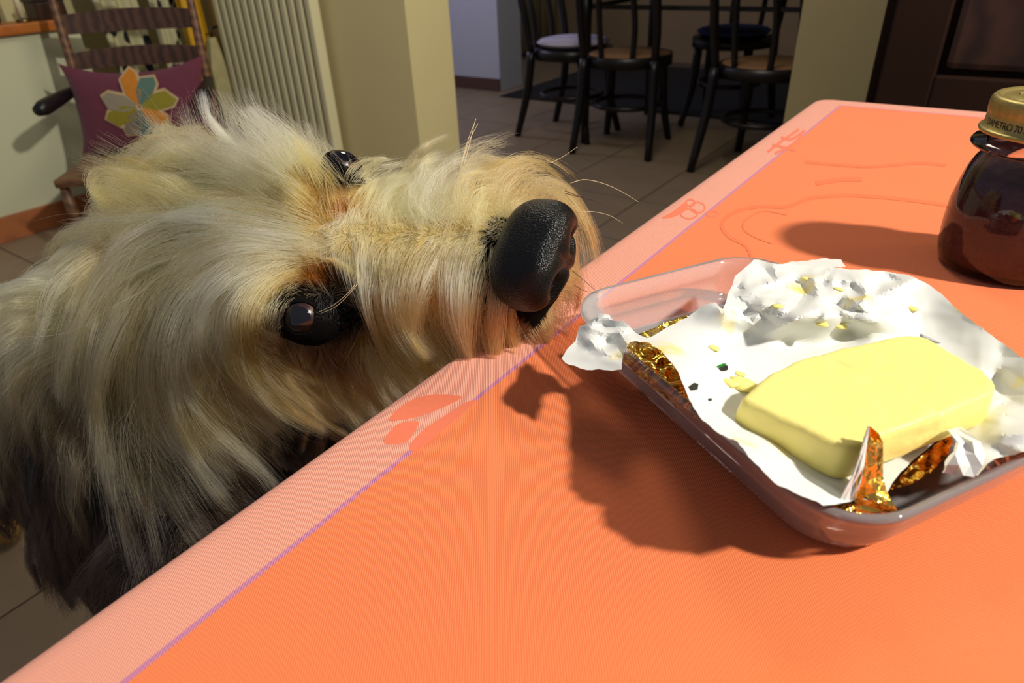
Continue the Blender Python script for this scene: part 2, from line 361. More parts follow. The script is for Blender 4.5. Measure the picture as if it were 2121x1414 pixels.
def seat_cushion(loc, c, label):
    e = empty('seat_cushion', loc, 0, label, 'cushion'); M_ = mat('cushion_fabric', rgb(*c), .85, var=.12, vscale=40)
    MB().lathe([(0, 0), (.15, 0), (.178, .008), (.188, .02), (.178, .033), (.14, .040), (.05, .043), (0, .043)], 28).build('cushion_pad', M_, e, True)
    MB().lathe([(.184, .016), (.192, .018), (.192, .024), (.184, .026)], 28).build('piping', M_, e, True)
seat_cushion((-1.98, 3.30, .456), (196, 192, 214), 'round white cushion on the leftmost dining chair')
seat_cushion((-1.32, 3.86, .4665), (52, 66, 120), 'round dark blue cushion on the chair behind the dining table')
ru = empty('rug', (-1.9, 4.75, 0.002), 0, 'flat black rug on the dining room floor beyond the chairs', 'rug')
MB().box(-1.06, 2.3, -.78, .75, 0, .008, .003).build('rug_pile', mat('black_pile', rgb(12, 11, 12), .95, bump=.2, bscale=300), ru)
MB().box(-1.075, 2.315, -.795, .765, 0, .005).build('rug_binding', mat('black_binding', rgb(8, 8, 9), .9), ru)
def curtain(x0, x1, y, c, label, folds):
    e = empty('curtain', ((x0+x1)/2, y, 0), 0, label, 'curtain', 'dining room curtains'); n = folds*8; V = []; F = []
    for z in (.03, 1.2, 2.3):
        for i in range(n+1): V.append(((i/n-.5)*(x1-x0)+.01*math.sin(i+z), .035*math.sin(2*math.pi*i/8)*(1.15-.1*z), z))
    for j in range(2):
        for i in range(n): F.append((j*(n+1)+i, j*(n+1)+i+1, (j+1)*(n+1)+i+1, (j+1)*(n+1)+i))
    o = mesh_obj('curtain_cloth', V, F, mat('curtain_fabric', rgb(*c), .9, var=.1, vscale=6), e, True); solid_mod(o, .004)
    MB().tube([((x0-x1)/2-.05, 0, 2.32), ((x1-x0)/2+.05, 0, 2.32)], .012, 10).build('curtain_rod', M_black, e, True)
curtain(-4.3, -3.55, 5.62, (150, 136, 100), 'beige curtain with upright folds at the left of the dining room', 7)
curtain(-.9, .1, 5.62, (70, 96, 84), 'grey green curtain with upright folds behind the dining chairs', 8)

# ---- dark panelled cupboard on the right
M_cup = wood('walnut_wood', rgb(58, 36, 26), rgb(36, 21, 15), .45, 4, 'X', 9)
M_cupd = mat('dark_walnut', rgb(40, 24, 16), .55, spec=.15, var=.2, vscale=8)
cb = empty('cupboard', (.25, 1.66, 0), 0, 'dark walnut panelled cupboard standing behind the table', 'cupboard')
MB().box(-.49, .75, -.14, .19, .0, 1.9, .004).build('carcass', M_cupd, cb)
for k, (x0, x1) in enumerate(((-.47, .12), (.135, .73))):
    d = MB().box(x0, x0+.09, -.165, -.14, .64, 1.85, .004).box(x1-.09, x1, -.165, -.14, .64, 1.85, .004).box(x0+.09, x1-.09, -.165, -.14, .64, .70, .004).box(x0+.09, x1-.09, -.165, -.14, 1.79, 1.85, .004).build('door', M_cupd, cb)
    MB().box(x0+.10, x1-.10, -.158, -.141, .71, 1.78, .012).build('door_panel', M_cup, d)
    kx = x1-.045 if k == 0 else x0+.045
    MB().lathe([(0, 0), (.006, 0), (.006, .012), (.014, .018), (.013, .026), (0, .03)], 14).build('knob', mat('dark_brass', rgb(120, 92, 48), .35, 1), d, True, None).matrix_local = Matrix.Translation((kx, -.165, 1.2)) @ Matrix.Rotation(math.pi/2, 4, 'X')
    MB().box(x0, x1, -.165, -.14, .12, .60, .006).build('drawer_front', M_cupd, cb)
MB().box(-.50, .76, -.17, .19, .605, .632, .005).build('ledge', M_cup, cb)
# ================================================================== TABLE AND CLOTH   (x: across, y: along the left edge)
TX0, TX1, TY0, TY1, TZ = -.224, .80, -.022, 1.022, .74
tb = empty('kitchen_table', ((TX0+TX1)/2, (TY0+TY1)/2, 0), 0, 'rectangular kitchen table under the orange cloth', 'table')
hx, hy = (TX1-TX0)/2, (TY1-TY0)/2
M_twood = wood('table_wood', rgb(150, 100, 60), rgb(120, 76, 44), .5, 5, 'X')
MB().box(-hx+.006, hx-.006, -hy+.006, hy-.006, .708, .735, .008).build('table_top', M_twood, tb)
for s in (-1, 1):
    for q in (-1, 1): MB().box(s*(hx-.09)-.03, s*(hx-.09)+.03, q*(hy-.09)-.03, q*(hy-.09)+.03, 0, .708, .004).build('leg', M_twood, tb)
    MB().box(s*(hx-.09)-.011, s*(hx-.09)+.011, -hy+.12, hy-.12, .62, .708).build('apron', M_twood, tb); MB().box(-hx+.12, hx-.12, s*(hy-.09)-.011, s*(hy-.09)+.011, .62, .708).build('apron', M_twood, tb)

def cloth_material():
    m = bpy.data.materials.new('orange_damask'); m.use_nodes = True; nt = m.node_tree; b = nt.nodes['Principled BSDF']
    b.inputs['Roughness'].default_value = .85; b.inputs['Specular IOR Level'].default_value = .2; b.inputs['Sheen Weight'].default_value = .15
    L = nt.links.new; N = nt.nodes.new
    tc = N('ShaderNodeTexCoord'); sp = N('ShaderNodeSeparateXYZ'); L(tc.outputs['Object'], sp.inputs[0])
    def mth(op, a, bb=None, c=None):
        n = N('ShaderNodeMath'); n.operation = op
        for i, q in enumerate((a, bb, c)):
            if q is None: continue
            if isinstance(q, (int, float)): n.inputs[i].default_value = q
            else: L(q, n.inputs[i])
        return n.outputs[0]
    # distance inwards from the edge of the top (object origin is the table centre)
    dx = mth('SUBTRACT', hx, mth('ABSOLUTE', sp.outputs['X'])); dy = mth('SUBTRACT', hy, mth('ABSOLUTE', mth('ADD', sp.outputs['Y'], .0)))
    d = mth('MINIMUM', dx, dy)
    def band(lo, hi): return mth('MULTIPLY', mth('GREATER_THAN', d, lo), mth('LESS_THAN', d, hi))
    inner = mth('GREATER_THAN', d, .0412); line = band(.0400, .0424)
    nz = N('ShaderNodeTexNoise'); nz.inputs['Scale'].default_value = 9; nz.inputs['Detail'].default_value = 3; L(tc.outputs['Object'], nz.inputs['Vector'])
    fine = N('ShaderNodeTexNoise'); fine.inputs['Scale'].default_value = 900; fine.inputs['Detail'].default_value = 2; L(tc.outputs['Object'], fine.inputs['Vector'])
    # twill: fine diagonal threads
    mp = N('ShaderNodeMapping'); mp.inputs['Rotation'].default_value = (0, 0, math.radians(-37)); L(tc.outputs['Object'], mp.inputs[0])
    wv = N('ShaderNodeTexWave'); wv.inputs['Scale'].default_value = 360; wv.inputs['Distortion'].default_value = .4; wv.bands_direction = 'X'; L(mp.outputs[0], wv.inputs['Vector'])
    def mixc(f_, a, bb):
        n = N('ShaderNodeMix'); n.data_type = 'RGBA'
        L(f_, n.inputs[0]) if not isinstance(f_, float) else setattr(n.inputs[0], 'default_value', f_)
        for i, q in ((6, a), (7, bb)):
            if isinstance(q, tuple): n.inputs[i].default_value = q
            else: L(q, n.inputs[i])
        return n.outputs[2]
    og = mixc(wv.outputs['Fac'], rgb(228, 102, 52), rgb(242, 138, 94)); og = mixc(mth('MULTIPLY', nz.outputs['Fac'], .5), og, rgb(246, 136, 64))
    bd = mixc(wv.outputs['Fac'], rgb(206, 116, 94), rgb(246, 184, 158))
    ln = mixc(wv.outputs['Fac'], rgb(150, 84, 150), rgb(226, 150, 160))
    base = mixc(inner, bd, og); base = mixc(line, base, ln)
    base = mixc(mth('MULTIPLY', mth('SUBTRACT', fine.outputs['Fac'], .5), .25), base, rgb(255, 190, 150))
    L(base, b.inputs['Base Color'])
    bp = N('ShaderNodeBump'); bp.inputs['Strength'].default_value = .35; bp.inputs['Distance'].default_value = .0006
    L(mth('ADD', wv.outputs['Fac'], mth('MULTIPLY', fine.outputs['Fac'], .6)), bp.inputs['Height']); L(bp.outputs[0], b.inputs['Normal'])
    return m
M_cloth = cloth_material()
tcl = empty('tablecloth', ((TX0+TX1)/2, (TY0+TY1)/2, TZ), 0, 'orange damask tablecloth with a pink border and grape motifs', 'tablecloth')
def rr(hx_, hy_, r, n=10):
    P = []
    for cx, cy, a0 in ((hx_-r, hy_-r, 0), (-hx_+r, hy_-r, 90), (-hx_+r, -hy_+r, 180), (hx_-r, -hy_+r, 270)):
        for k in range(n+1):
            a = math.radians(a0+90*k/n); P.append((cx+r*math.cos(a), cy+r*math.sin(a)))
    return P
V = []; F = []; rings = []
prof = [(.060, 0), (.030, 0), (.014, -.0001)]+[(.012*(1-math.sin(math.radians(a))), -.012*(1-math.cos(math.radians(a)))) for a in (15, 30, 45, 60, 75, 90)]+[(-.002, -.05), (-.006, -.10), (-.010, -.16), (-.012, -.22)]
ncorner = 10
for k, (ins, dz) in enumerate(prof):
    ring = rr(hx-ins, hy-ins, max(.022-ins*.5, .006)); idx = []
    # densify along the sides for the hanging folds
    P = []
    for i, q in enumerate(ring):
        q2 = ring[(i+1) % len(ring)]; P.append(q)
        if math.hypot(q2[0]-q[0], q2[1]-q[1]) > .2:
            for t in range(1, 30): P.append((q[0]+(q2[0]-q[0])*t/30, q[1]+(q2[1]-q[1])*t/30))
    for i, (x, y) in enumerate(P):
        wob = 0 if dz > -.04 else (-dz-.03)*.08*math.sin(i*.62)
        L_ = math.hypot(x, y); idx.append(len(V)); V.append((x*(1+wob/L_), y*(1+wob/L_), dz))
    rings.append(idx)
for a, b in zip(rings[:-1], rings[1:]):
    n = len(a)
    for i in range(n): F.append((a[i], b[i], b[(i+1) % n], a[(i+1) % n]))
F.append(tuple(rings[0]))
mesh_obj('cloth_sheet', V, F, M_cloth, tcl, True)
for pl in bpy.data.objects['cloth_sheet'].data.polygons: pl.use_smooth = len(pl.vertices) < 5

# woven motifs, thin raised weave on the sheet
M_motif_b = mat('motif_coral', rgb(228, 118, 84), .85, var=.08, vscale=300); M_motif_p = mat('motif_pale', rgb(246, 178, 140), .85, var=.06, vscale=300)
M_motif_o = mat('motif_rust', rgb(230, 114, 70), .85, var=.06, vscale=200)
_mk = [0]
def local(u, v, lift=.00025):
    q = on_z(u, v, TZ); return (q[0]-(TX0+TX1)/2, q[1]-(TY0+TY1)/2, lift)
def clampedge(q):
    return (max(q[0], -hx+.010), max(q[1], -hy+.012), q[2])
def motif_poly(pxs, material, lift=.0003):
    _mk[0] += 1; lift = .00006+.000012*_mk[0]
    P = [clampedge(local(u, v, lift)) for u, v in smooth2(pxs)]; n = len(P); c = np.mean(P, axis=0)
    V = P+[tuple(c)]+[(x, y, -.0002) for x, y, z in P]; F = [(i, (i+1) % n, n) for i in range(n)]+[((i+1) % n, i, n+1+i, n+1+(i+1) % n) for i in range(n)]
    return face_up(mesh_obj('motif', V, F, material, tcl))
def face_up(o):
    me = o.data; up = sum(p_.normal.z*p_.area for p_ in me.polygons)
    if up < 0: me.flip_normals()
    return o
def smooth2(P, n=5):
    Q = []; m = len(P)
    for i in range(m):
        a, b, c, d = [np.array(P[(i+k-1) % m], float) for k in range(4)]
        for k in range(n):
            t = k/n; Q.append(.5*((2*b)+(-a+c)*t+(2*a-5*b+4*c-d)*t*t+(-a+3*b-3*c+d)*t**3))
    return Q
def motif_line(pxs, wpx, material, closed=False, lift=.0003):
    _mk[0] += 1; lift = .00006+.000012*_mk[0]
    P = np.array(smooth2(pxs) if closed else smooth_path(pxs, 6*len(pxs))); n = len(P); V = []; F = []
    for i in range(n):
        t = P[(i+1) % n if closed else min(i+1, n-1)]-P[i-1 if closed else max(i-1, 0)]; t = t/np.linalg.norm(t); nn = np.array([-t[1], t[0]])
        for s in (-1, 1): V.append(clampedge(local(*(P[i]+nn*s*wpx/2), lift)))
    for i in range(n if closed else n-1): j = (i+1) % n; F.append((2*i, 2*i+1, 2*j+1, 2*j))
    return face_up(mesh_obj('motif', V, F, material, tcl))
motif_poly([(795, 915), (808, 893), (830, 876), (862, 872), (866, 880), (852, 905), (838, 915), (815, 920)], M_motif_b)
motif_poly([(806, 868), (850, 830), (900, 817), (955, 821), (930, 838), (880, 858), (840, 868)], M_motif_b)
motif_poly([(848, 925), (875, 892), (920, 862), (960, 836), (985, 829), (960, 855), (900, 905), (860, 935)], M_motif_b)
for ell in ((1445, 430, 15, 11), (1427, 443, 17, 10), (1475, 443, 11, 6), (1430, 420, 9, 7)):
    motif_line([(ell[0]+ell[2]*math.cos(a), ell[1]+ell[3]*math.sin(a)) for a in np.linspace(0, 2*math.pi, 9)[:-1]], 3.2, M_motif_b, True)
motif_poly([(1372, 450), (1395, 437), (1418, 420), (1424, 432), (1405, 445), (1385, 452)], M_motif_b)
for pts in ([(1590, 315), (1620, 292), (1655, 268)], [(1605, 318), (1640, 300), (1662, 280)], [(1618, 285), (1640, 288), (1668, 270)], [(1600, 300), (1622, 305), (1648, 312)]):
    motif_line(pts, 5, M_motif_b)
motif_line([(1560, 540), (1545, 510), (1510, 490), (1495, 465), (1520, 440), (1570, 428), (1630, 428), (1680, 410), (1760, 405), (1860, 412), (1960, 425)], 7, M_motif_o)
motif_line([(1630, 445), (1580, 438), (1545, 455), (1540, 475), (1565, 492), (1600, 505)], 2.5, M_motif_o)
motif_line([(1668, 335), (1720, 340), (1800, 345), (1900, 338), (1960, 342)], 6, M_motif_o)
motif_line([(1690, 380), (1740, 372), (1785, 372)], 9, M_motif_o)
# ================================================================== JAR
M_jarglass = clear_glass('jar_glass', (.97, .96, .95, 1), (.66, .58, .58, 1))
JX, JY = .0232, .5224
jar = empty('jam_jar', (JX, JY, TZ+.0005), 0, 'glass jar of dark jam with a gold screw lid on the orange cloth', 'jar')
outer = [(.0, .0015), (.030, .0012), (.036, .0), (.0385, .003), (.0405, .012), (.0412, .026), (.0405, .042), (.0385, .055), (.0365, .064), (.0340, .0700), (.0318, .0738), (.0312, .0762), (.0325, .0775), (.0385, .0782), (.0400, .0802), (.0385, .0824), (.0330, .0832), (.0322, .104)]
bm_j = MB().lathe(outer, 64)
V = []
for (x, y, z) in bm_j.v:      # moulded fruit relief on the belly
    r = math.hypot(x, y); a = math.atan2(y, x)
    if .010 < z < .062 and r > 0:
        k = math.sin(math.pi*(z-.010)/.052); q = .0011*k*(noise.noise(Vector((a*6, z*190, 2)))+.5*noise.noise(Vector((a*13, z*380, 7))))
        x *= 1+q/r; y *= 1+q/r
    V.append((x, y, z))
bm_j.v = V
gl = bm_j.build('glass', M_jarglass, jar, True)
M_jam = mat('plum_jam', rgb(92, 50, 58), .5, spec=.3, var=.45, vscale=120, bump=.4, bscale=160)
MB().lathe([(0, .004), (.034, .0042), (.0378, .008), (.0396, .014), (.0400, .026), (.0393, .042), (.0376, .0535), (.0362, .0600), (.0345, .0628), (.030, .0635), (.018, .0620), (0, .0630)], 64).build('jam', M_jam, jar, True)
M_gold = mat('gold_lacquer', rgb(178, 162, 98), .42, .8, var=.08, vscale=200, bump=.05, bscale=300)
lz = .0865
lid = MB(); n = 120; prof = [(.0372, lz+.001), (.0378, lz+.0022), (.0372, lz+.0034), (.0352, lz+.0036), (.0352, lz+.0125), (.0356, lz+.0135), (.0356, lz+.0185), (.0350, lz+.0205), (.0335, lz+.0220), (.0315, lz+.0222), (.0300, lz+.0210), (.0270, lz+.0206), (.0262, lz+.0214), (.010, lz+.0216), (0, lz+.0216)]
V = []; F = []
for i, (r, z) in enumerate(prof):
    for k in range(n):
        rr_ = r-(.0006 if i in (5, 6) and k % 3 == 0 else 0); V.append((rr_*math.cos(2*math.pi*k/n), rr_*math.sin(2*math.pi*k/n), z))
for i in range(len(prof)-1):
    for k in range(n): F.append((i*n+k, i*n+(k+1) % n, (i+1)*n+(k+1) % n, (i+1)*n+k))
lid.add(V, F); lo = lid.build('lid', M_gold, jar, True)
# printed line around the lid skirt
def ring_text(body, size, zc, r, a_start, material, parent):
    cu_ = bpy.data.curves.new('lettering', 'FONT'); cu_.body = body; cu_.size = size; cu_.extrude = 0; cu_.space_character = .92
    to = bpy.data.objects.new('lettering_source', cu_); COL.objects.link(to); bpy.context.view_layer.update()
    me = bpy.data.meshes.new_from_object(to.evaluated_get(bpy.context.evaluated_depsgraph_get())); bpy.data.objects.remove(to)
    bm = bmesh.new(); bm.from_mesh(me); bmesh.ops.triangulate(bm, faces=bm.faces); bmesh.ops.subdivide_edges(bm, edges=[e for e in bm.edges if e.calc_length() > size*.25], cuts=2)
    for q in bm.verts:
        a = a_start+q.co.x*.86/r; z = zc+q.co.y; q.co = Vector((r*math.cos(a), r*math.sin(a), z))
    bm.to_mesh(me); bm.free(); me.materials.append(material)
    o = bpy.data.objects.new('lettering', me); COL.objects.link(o); o.parent = parent; return o
M_ink = mat('black_ink', rgb(24, 14, 12), .6)
_va = math.atan2(-JY, -JX)            # the side of the jar that faces the photographer
ring_text('DIAMETRO 70 mm', .0056, lz+.0058, .03538, _va-1.18, M_ink, lo)
for ph in (.3, 2.4, 4.5):
    MB().tube([(.021*math.cos(ph+t), .021*math.sin(ph+t), lz+.0216) for t in np.linspace(0, .7, 12)], .0007, 6).build('embossing', M_gold, lo, True)

# ================================================================== GLASS DISH
M_dish = clear_glass('dish_glass', (.975, .96, .955, 1), (.90, .84, .85, 1), painted_refl=.20)
d1 = Vector((.469, .883, 0)).normalized(); d2 = Vector((.883, -.469, 0))          # e1 short side, e2 long side
dc = Vector((*old(.030, .332), 0))
DL, DW = .200, .138
ctr = dc + d1*(DW/2) + Vector((*old(.388, -.922), 0))*(DL/2)
ax = Vector((*old(.920, .392), 0)); ay = Vector((*old(-.392, .920), 0))
dish = empty('glass_dish', (ctr.x, ctr.y, TZ+.0006), math.atan2(ax.y, ax.x), 'shallow clear glass dish with rounded corners holding the butter', 'dish')
def dish_surf(prof, nm, mt):
    V = []; F = []; n = None
    for hx_, hy_, r, z in prof:
        P = rr(hx_, hy_, r, 12); n = len(P); V += [(x, y, z) for x, y in P]
    for i in range(len(prof)-1):
        for k in range(n): F.append((i*n+k, i*n+(k+1) % n, (i+1)*n+(k+1) % n, (i+1)*n+k))
    F.append(tuple(range(n-1, -1, -1))); F.append(tuple((len(prof)-1)*n+k for k in range(n)))
    return mesh_obj(nm, V, F, mt, dish, True)
w_, l_ = DW/2, DL/2
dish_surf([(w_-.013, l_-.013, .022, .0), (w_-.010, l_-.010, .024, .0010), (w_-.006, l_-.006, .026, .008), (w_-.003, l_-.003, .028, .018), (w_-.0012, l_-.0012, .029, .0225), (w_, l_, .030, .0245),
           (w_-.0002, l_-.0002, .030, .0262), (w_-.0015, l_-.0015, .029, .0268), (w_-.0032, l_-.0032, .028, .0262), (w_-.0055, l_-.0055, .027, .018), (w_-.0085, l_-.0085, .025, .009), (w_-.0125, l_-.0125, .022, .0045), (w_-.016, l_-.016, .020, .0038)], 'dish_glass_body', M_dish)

# ================================================================== BUTTER WRAPPER
M_paper = mat('waxed_paper', rgb(224, 226, 220), .55, var=.03, vscale=60, sub=0)
def add_stain(m):
    nt = m.node_tree; b = nt.nodes['Principled BSDF']; tc = nt.nodes.new('ShaderNodeTexCoord'); nz = nt.nodes.new('ShaderNodeTexNoise'); nz.inputs['Scale'].default_value = 34; nz.inputs['Detail'].default_value = 3
    nt.links.new(tc.outputs['Object'], nz.inputs['Vector']); cr = nt.nodes.new('ShaderNodeValToRGB'); cr.color_ramp.elements[0].position = .60; cr.color_ramp.elements[1].position = .72
    cr.color_ramp.elements[0].color = (0, 0, 0, 1); cr.color_ramp.elements[1].color = (1, 1, 1, 1); nt.links.new(nz.outputs['Fac'], cr.inputs[0])
    src = b.inputs['Base Color'].links[0].from_socket; mx = nt.nodes.new('ShaderNodeMix'); mx.data_type = 'RGBA'; mx.inputs[7].default_value = rgb(240, 218, 96)
    nt.links.new(cr.outputs[0], mx.inputs[0]); nt.links.new(src, mx.inputs[6]); nt.links.new(mx.outputs[2], b.inputs['Base Color'])
add_stain(M_paper)
M_foil = mat('gold_foil', rgb(246, 204, 92), .22, 1., var=.15, vscale=60, bump=.3, bscale=130)
wrp = empty('butter_wrapper', (ctr.x, ctr.y, TZ), 0, 'crumpled white butter paper with gold foil underside in the dish', 'wrapper')
CTRL = [(1165, 745, 30), (1200, 690, 33), (1240, 650, 35), (1290, 664, 35), (1230, 765, 33), (1290, 768, 38), (1300, 712, 38), (1340, 690, 37), (1385, 740, 43), (1412, 782, 46), (1434, 850, 49), (1480, 897, 49), (1530, 920, 48), (1560, 955, 47), (1590, 985, 45), (1640, 1025, 42), (1690, 1046, 38), (1740, 1040, 30),
        (1470, 800, 34), (1500, 840, 32), (1540, 885, 31), (1640, 945, 30), (1720, 1000, 29), (1455, 740, 34), (1380, 672, 35), (1455, 640, 40), (1500, 632, 44), (1560, 640, 47), (1640, 644, 48), (1720, 652, 48), (1790, 656, 46), (1845, 665, 41), (1540, 690, 30), (1650, 700, 29), (1750, 690, 29), (1660, 615, 41), (1780, 620, 38), (1515, 596, 38), (1535, 560, 38), (1562, 538, 39), (1640, 547, 40), (1750, 552, 41), (1890, 570, 40), (1960, 620, 40), (2050, 690, 39), (2121, 742, 39), (2200, 800, 39), (1900, 610, 38), (2010, 690, 35),
        (1500, 700, 31), (1560, 740, 28.5), (1600, 715, 28.5), (1900, 660, 30), (2000, 730, 29.5), (2080, 800, 30), (2121, 850, 34), (2200, 900, 38),
        (1790, 1000, 28), (1840, 1000, 27), (1900, 960, 26), (1960, 905, 26), (2010, 870, 27), (2060, 900, 33), (2121, 930, 36), (1700, 800, 26), (1800, 850, 26), (1900, 800, 26), (1650, 880, 26), (1600, 820, 26.5), (1750, 730, 26.5), (1850, 710, 27), (1980, 800, 26), (1850, 900, 25), (1750, 930, 25), (1930, 860, 25), (2030, 820, 26), (1600, 600, 41), (1700, 590, 40), (1800, 590, 38)]
CT = np.array(CTRL, float)
_cr = random.Random(5); CREASE = []
for _ in range(46):
    a = _cr.uniform(0, math.pi); CREASE.append((_cr.uniform(1480, 1860), _cr.uniform(560, 660), math.cos(a), math.sin(a), _cr.uniform(10, 34), _cr.uniform(1.4, 3.6)*_cr.choice((-1, 1))))
for _ in range(16):
    a = _cr.uniform(0, math.pi); CREASE.append((_cr.uniform(1180, 1320), _cr.uniform(650, 770), math.cos(a), math.sin(a), _cr.uniform(14, 30), _cr.uniform(1.2, 3.0)*_cr.choice((-1, 1))))
for _ in range(30):
    a = _cr.uniform(0, math.pi); CREASE.append((_cr.uniform(1350, 2150), _cr.uniform(560, 1040), math.cos(a), math.sin(a), _cr.uniform(30, 90), _cr.uniform(.3, .8)*_cr.choice((-1, 1))))
for _ in range(14):
    a = _cr.uniform(.9, 2.2); CREASE.append((_cr.uniform(1990, 2150), _cr.uniform(780, 960), math.cos(a), math.sin(a), _cr.uniform(14, 40), _cr.uniform(1, 2.4)*_cr.choice((-1, 1))))
_q = CT[:, :2]*[.01, .015]; _r = np.linalg.norm(_q[:, None]-_q[None], axis=2)     # smooth sheet through the measured heights
def _tps(r): return np.where(r > 0, r*r*np.log(r+1e-12), 0)
_n = len(CT); _K = np.zeros((_n+3, _n+3)); _K[:_n, :_n] = _tps(_r)+.12*np.eye(_n); _K[:_n, _n] = 1; _K[:_n, _n+1:] = _q; _K[_n, :_n] = 1; _K[_n+1:, :_n] = _q.T
_w = np.linalg.solve(_K, np.r_[CT[:, 2], 0, 0, 0])
def sheet_h(u, v):
    p_ = np.array([u*.01, v*.015]); h = float(_tps(np.linalg.norm(_q-p_, axis=1))@_w[:_n]+_w[_n]+p_@_w[_n+1:])
    sm = lambda a: min(1, max(0, a/45)); damp = 1-.88*sm(u-1520)*sm(2075-u)*sm(v-690)*sm(1000-v)
    for cx, cy, nx, ny, s_, a in CREASE:
        dx, dy = u-cx, (v-cy)*1.5; q = (dx*dx+dy*dy)/(s_*s_*4)
        if q < 4: h += a*math.exp(-q)*(1-min(1, abs(dx*nx+dy*ny)/s_))*s_/24*damp
    return max(h, 5.5)/1000
def px_sheet(poly, step, name, mt, parent, hfun, thick=None, edge=9, under=None):
    B = []
    for i, q in enumerate(poly):
        q2 = poly[(i+1) % len(poly)]; L_ = math.hypot(q2[0]-q[0], q2[1]-q[1]); k = max(1, int(L_/edge))
        for t in range(k):
            j = (random.uniform(-1.6, 1.6), random.uniform(-1.6, 1.6)) if t else (0, 0); B.append((q[0]+(q2[0]-q[0])*t/k+j[0], q[1]+(q2[1]-q[1])*t/k+j[1]))
    xs = [q[0] for q in B]; ys = [q[1] for q in B]; pts = [Vector(q) for q in B]; nb = len(B)
    y = min(ys)+step*.4; row = 0
    while y < max(ys):
        x = min(xs)+(step/2 if row % 2 else 0)
        while x < max(xs):
            pts.append(Vector((x+random.uniform(-.2, .2)*step, y+random.uniform(-.2, .2)*step))); x += step
        y += step*.7; row += 1
    vo, eo, fo, *_ = geometry.delaunay_2d_cdt(pts, [(i, (i+1) % nb) for i in range(nb)], [list(range(nb))], 1, 1e-5)
    V = [on_z(q.x, q.y, TZ+hfun(q.x, q.y))-np.array([ctr.x, ctr.y, TZ]) for q in vo]
    Fc = [tuple(f) for f in fo]
    # consistent upward winding
    G = []
    for f in Fc:
        a, b, c = (Vector(V[i]) for i in f[:3]); G.append(f if (b-a).cross(c-a).dot(Vector(CAM)-Vector((ctr.x, ctr.y, TZ))-a) > 0 else f[::-1])
    o = mesh_obj(name, V, G, mt, parent, True)
    if under:
        me = o.data; V2 = [Vector(V[i])+Vector(q_).normalized()*.0007 for i, q_ in enumerate([np.array(V[i])+np.array([ctr.x, ctr.y, TZ])-CAM for i in range(len(V))])]; mesh_obj(under[0], V2, [f[::-1] for f in G], under[1], parent, True)
    return o
POLY = [(1163, 742), (1175, 722), (1192, 706), (1200, 676), (1222, 664), (1240, 648), (1262, 652), (1272, 664), (1292, 664), (1318, 690), (1340, 700), (1362, 690), (1395, 672), (1440, 645), (1452, 634), (1482, 626), (1497, 640), (1512, 600), (1522, 572), (1562, 537), (1600, 545), (1650, 548), (1725, 552), (1770, 558), (1830, 561), (1884, 570), (1915, 584), (1950, 608), (1962, 620), (1985, 642), (2000, 655), (2018, 668), (2040, 684), (2080, 712), (2124, 745), (2230, 800), (2230, 905), (2130, 935), (2085, 945), (2060, 950), (2045, 960), (2025, 985), (2000, 975), (1975, 972), (1955, 978), (1957, 955), (1975, 935), (1985, 905), (1968, 890), (1950, 905), (1900, 945), (1860, 985), (1838, 1020), (1815, 1035), (1770, 1036), (1740, 1042), (1705, 1047), (1692, 1038), (1650, 1022), (1605, 1000), (1580, 975), (1550, 945), (1528, 915), (1490, 898), (1455, 870), (1437, 845), (1425, 820), (1412, 790), (1405, 770), (1385, 745), (1368, 725), (1345, 710), (1318, 706), (1305, 708), (1296, 722), (1290, 740), (1288, 765), (1268, 768), (1240, 764), (1215, 766), (1200, 762), (1172, 752)]
_pl = px_sheet(POLY, 6.5, 'paper_lining', M_paper, wrp, sheet_h, under=('foil_underside', M_foil)); _pl.data.set_sharp_from_angle(angle=math.radians(17))
px_sheet([(1616, 548), (1640, 541), (1672, 540), (1700, 535), (1742, 537), (1752, 552), (1690, 553), (1650, 550)], 6, 'paper_fold', M_paper, wrp, lambda u, v: (37.0-(560-v)*.12)/1000)
def flat_h(h0, du=0, dv=0, c=(0, 0), amp=1.6, seed=0):
    def f_(u, v): return max(.0048, (h0+du*(u-c[0])+dv*(v-c[1])+amp*noise.noise(Vector((u*.05, v*.07, seed))))/1000)
    return f_
# foil folds that show round the edges of the paper
px_sheet([(1298, 704), (1340, 700), (1372, 724), (1405, 768), (1428, 830), (1442, 868), (1400, 842), (1350, 800), (1310, 768), (1290, 745)], 7, 'foil_fold', M_foil, wrp, flat_h(20, .02, -.02, (1370, 780), 4, 1))
px_sheet([(1322, 692), (1352, 680), (1385, 665), (1420, 652), (1432, 656), (1400, 676), (1372, 694), (1345, 700)], 7, 'foil_fold', M_foil, wrp, flat_h(24, 0, 0, (1370, 680), 2.4, 4))
px_sheet([(1662, 1036), (1700, 1050), (1745, 1044), (1790, 1040), (1830, 1030), (1845, 1050), (1800, 1075), (1760, 1092), (1700, 1080)], 7, 'foil_fold', M_foil, wrp, flat_h(13, 0, 0, (0, 0), 1.8, 9))
px_sheet([(1836, 1018), (1862, 990), (1905, 948), (1952, 908), (1966, 893), (1974, 915), (1962, 945), (1920, 985), (1880, 1005)], 7, 'foil_fold', M_foil, wrp, flat_h(18, 0, 0, (0, 0), 2.2, 12))
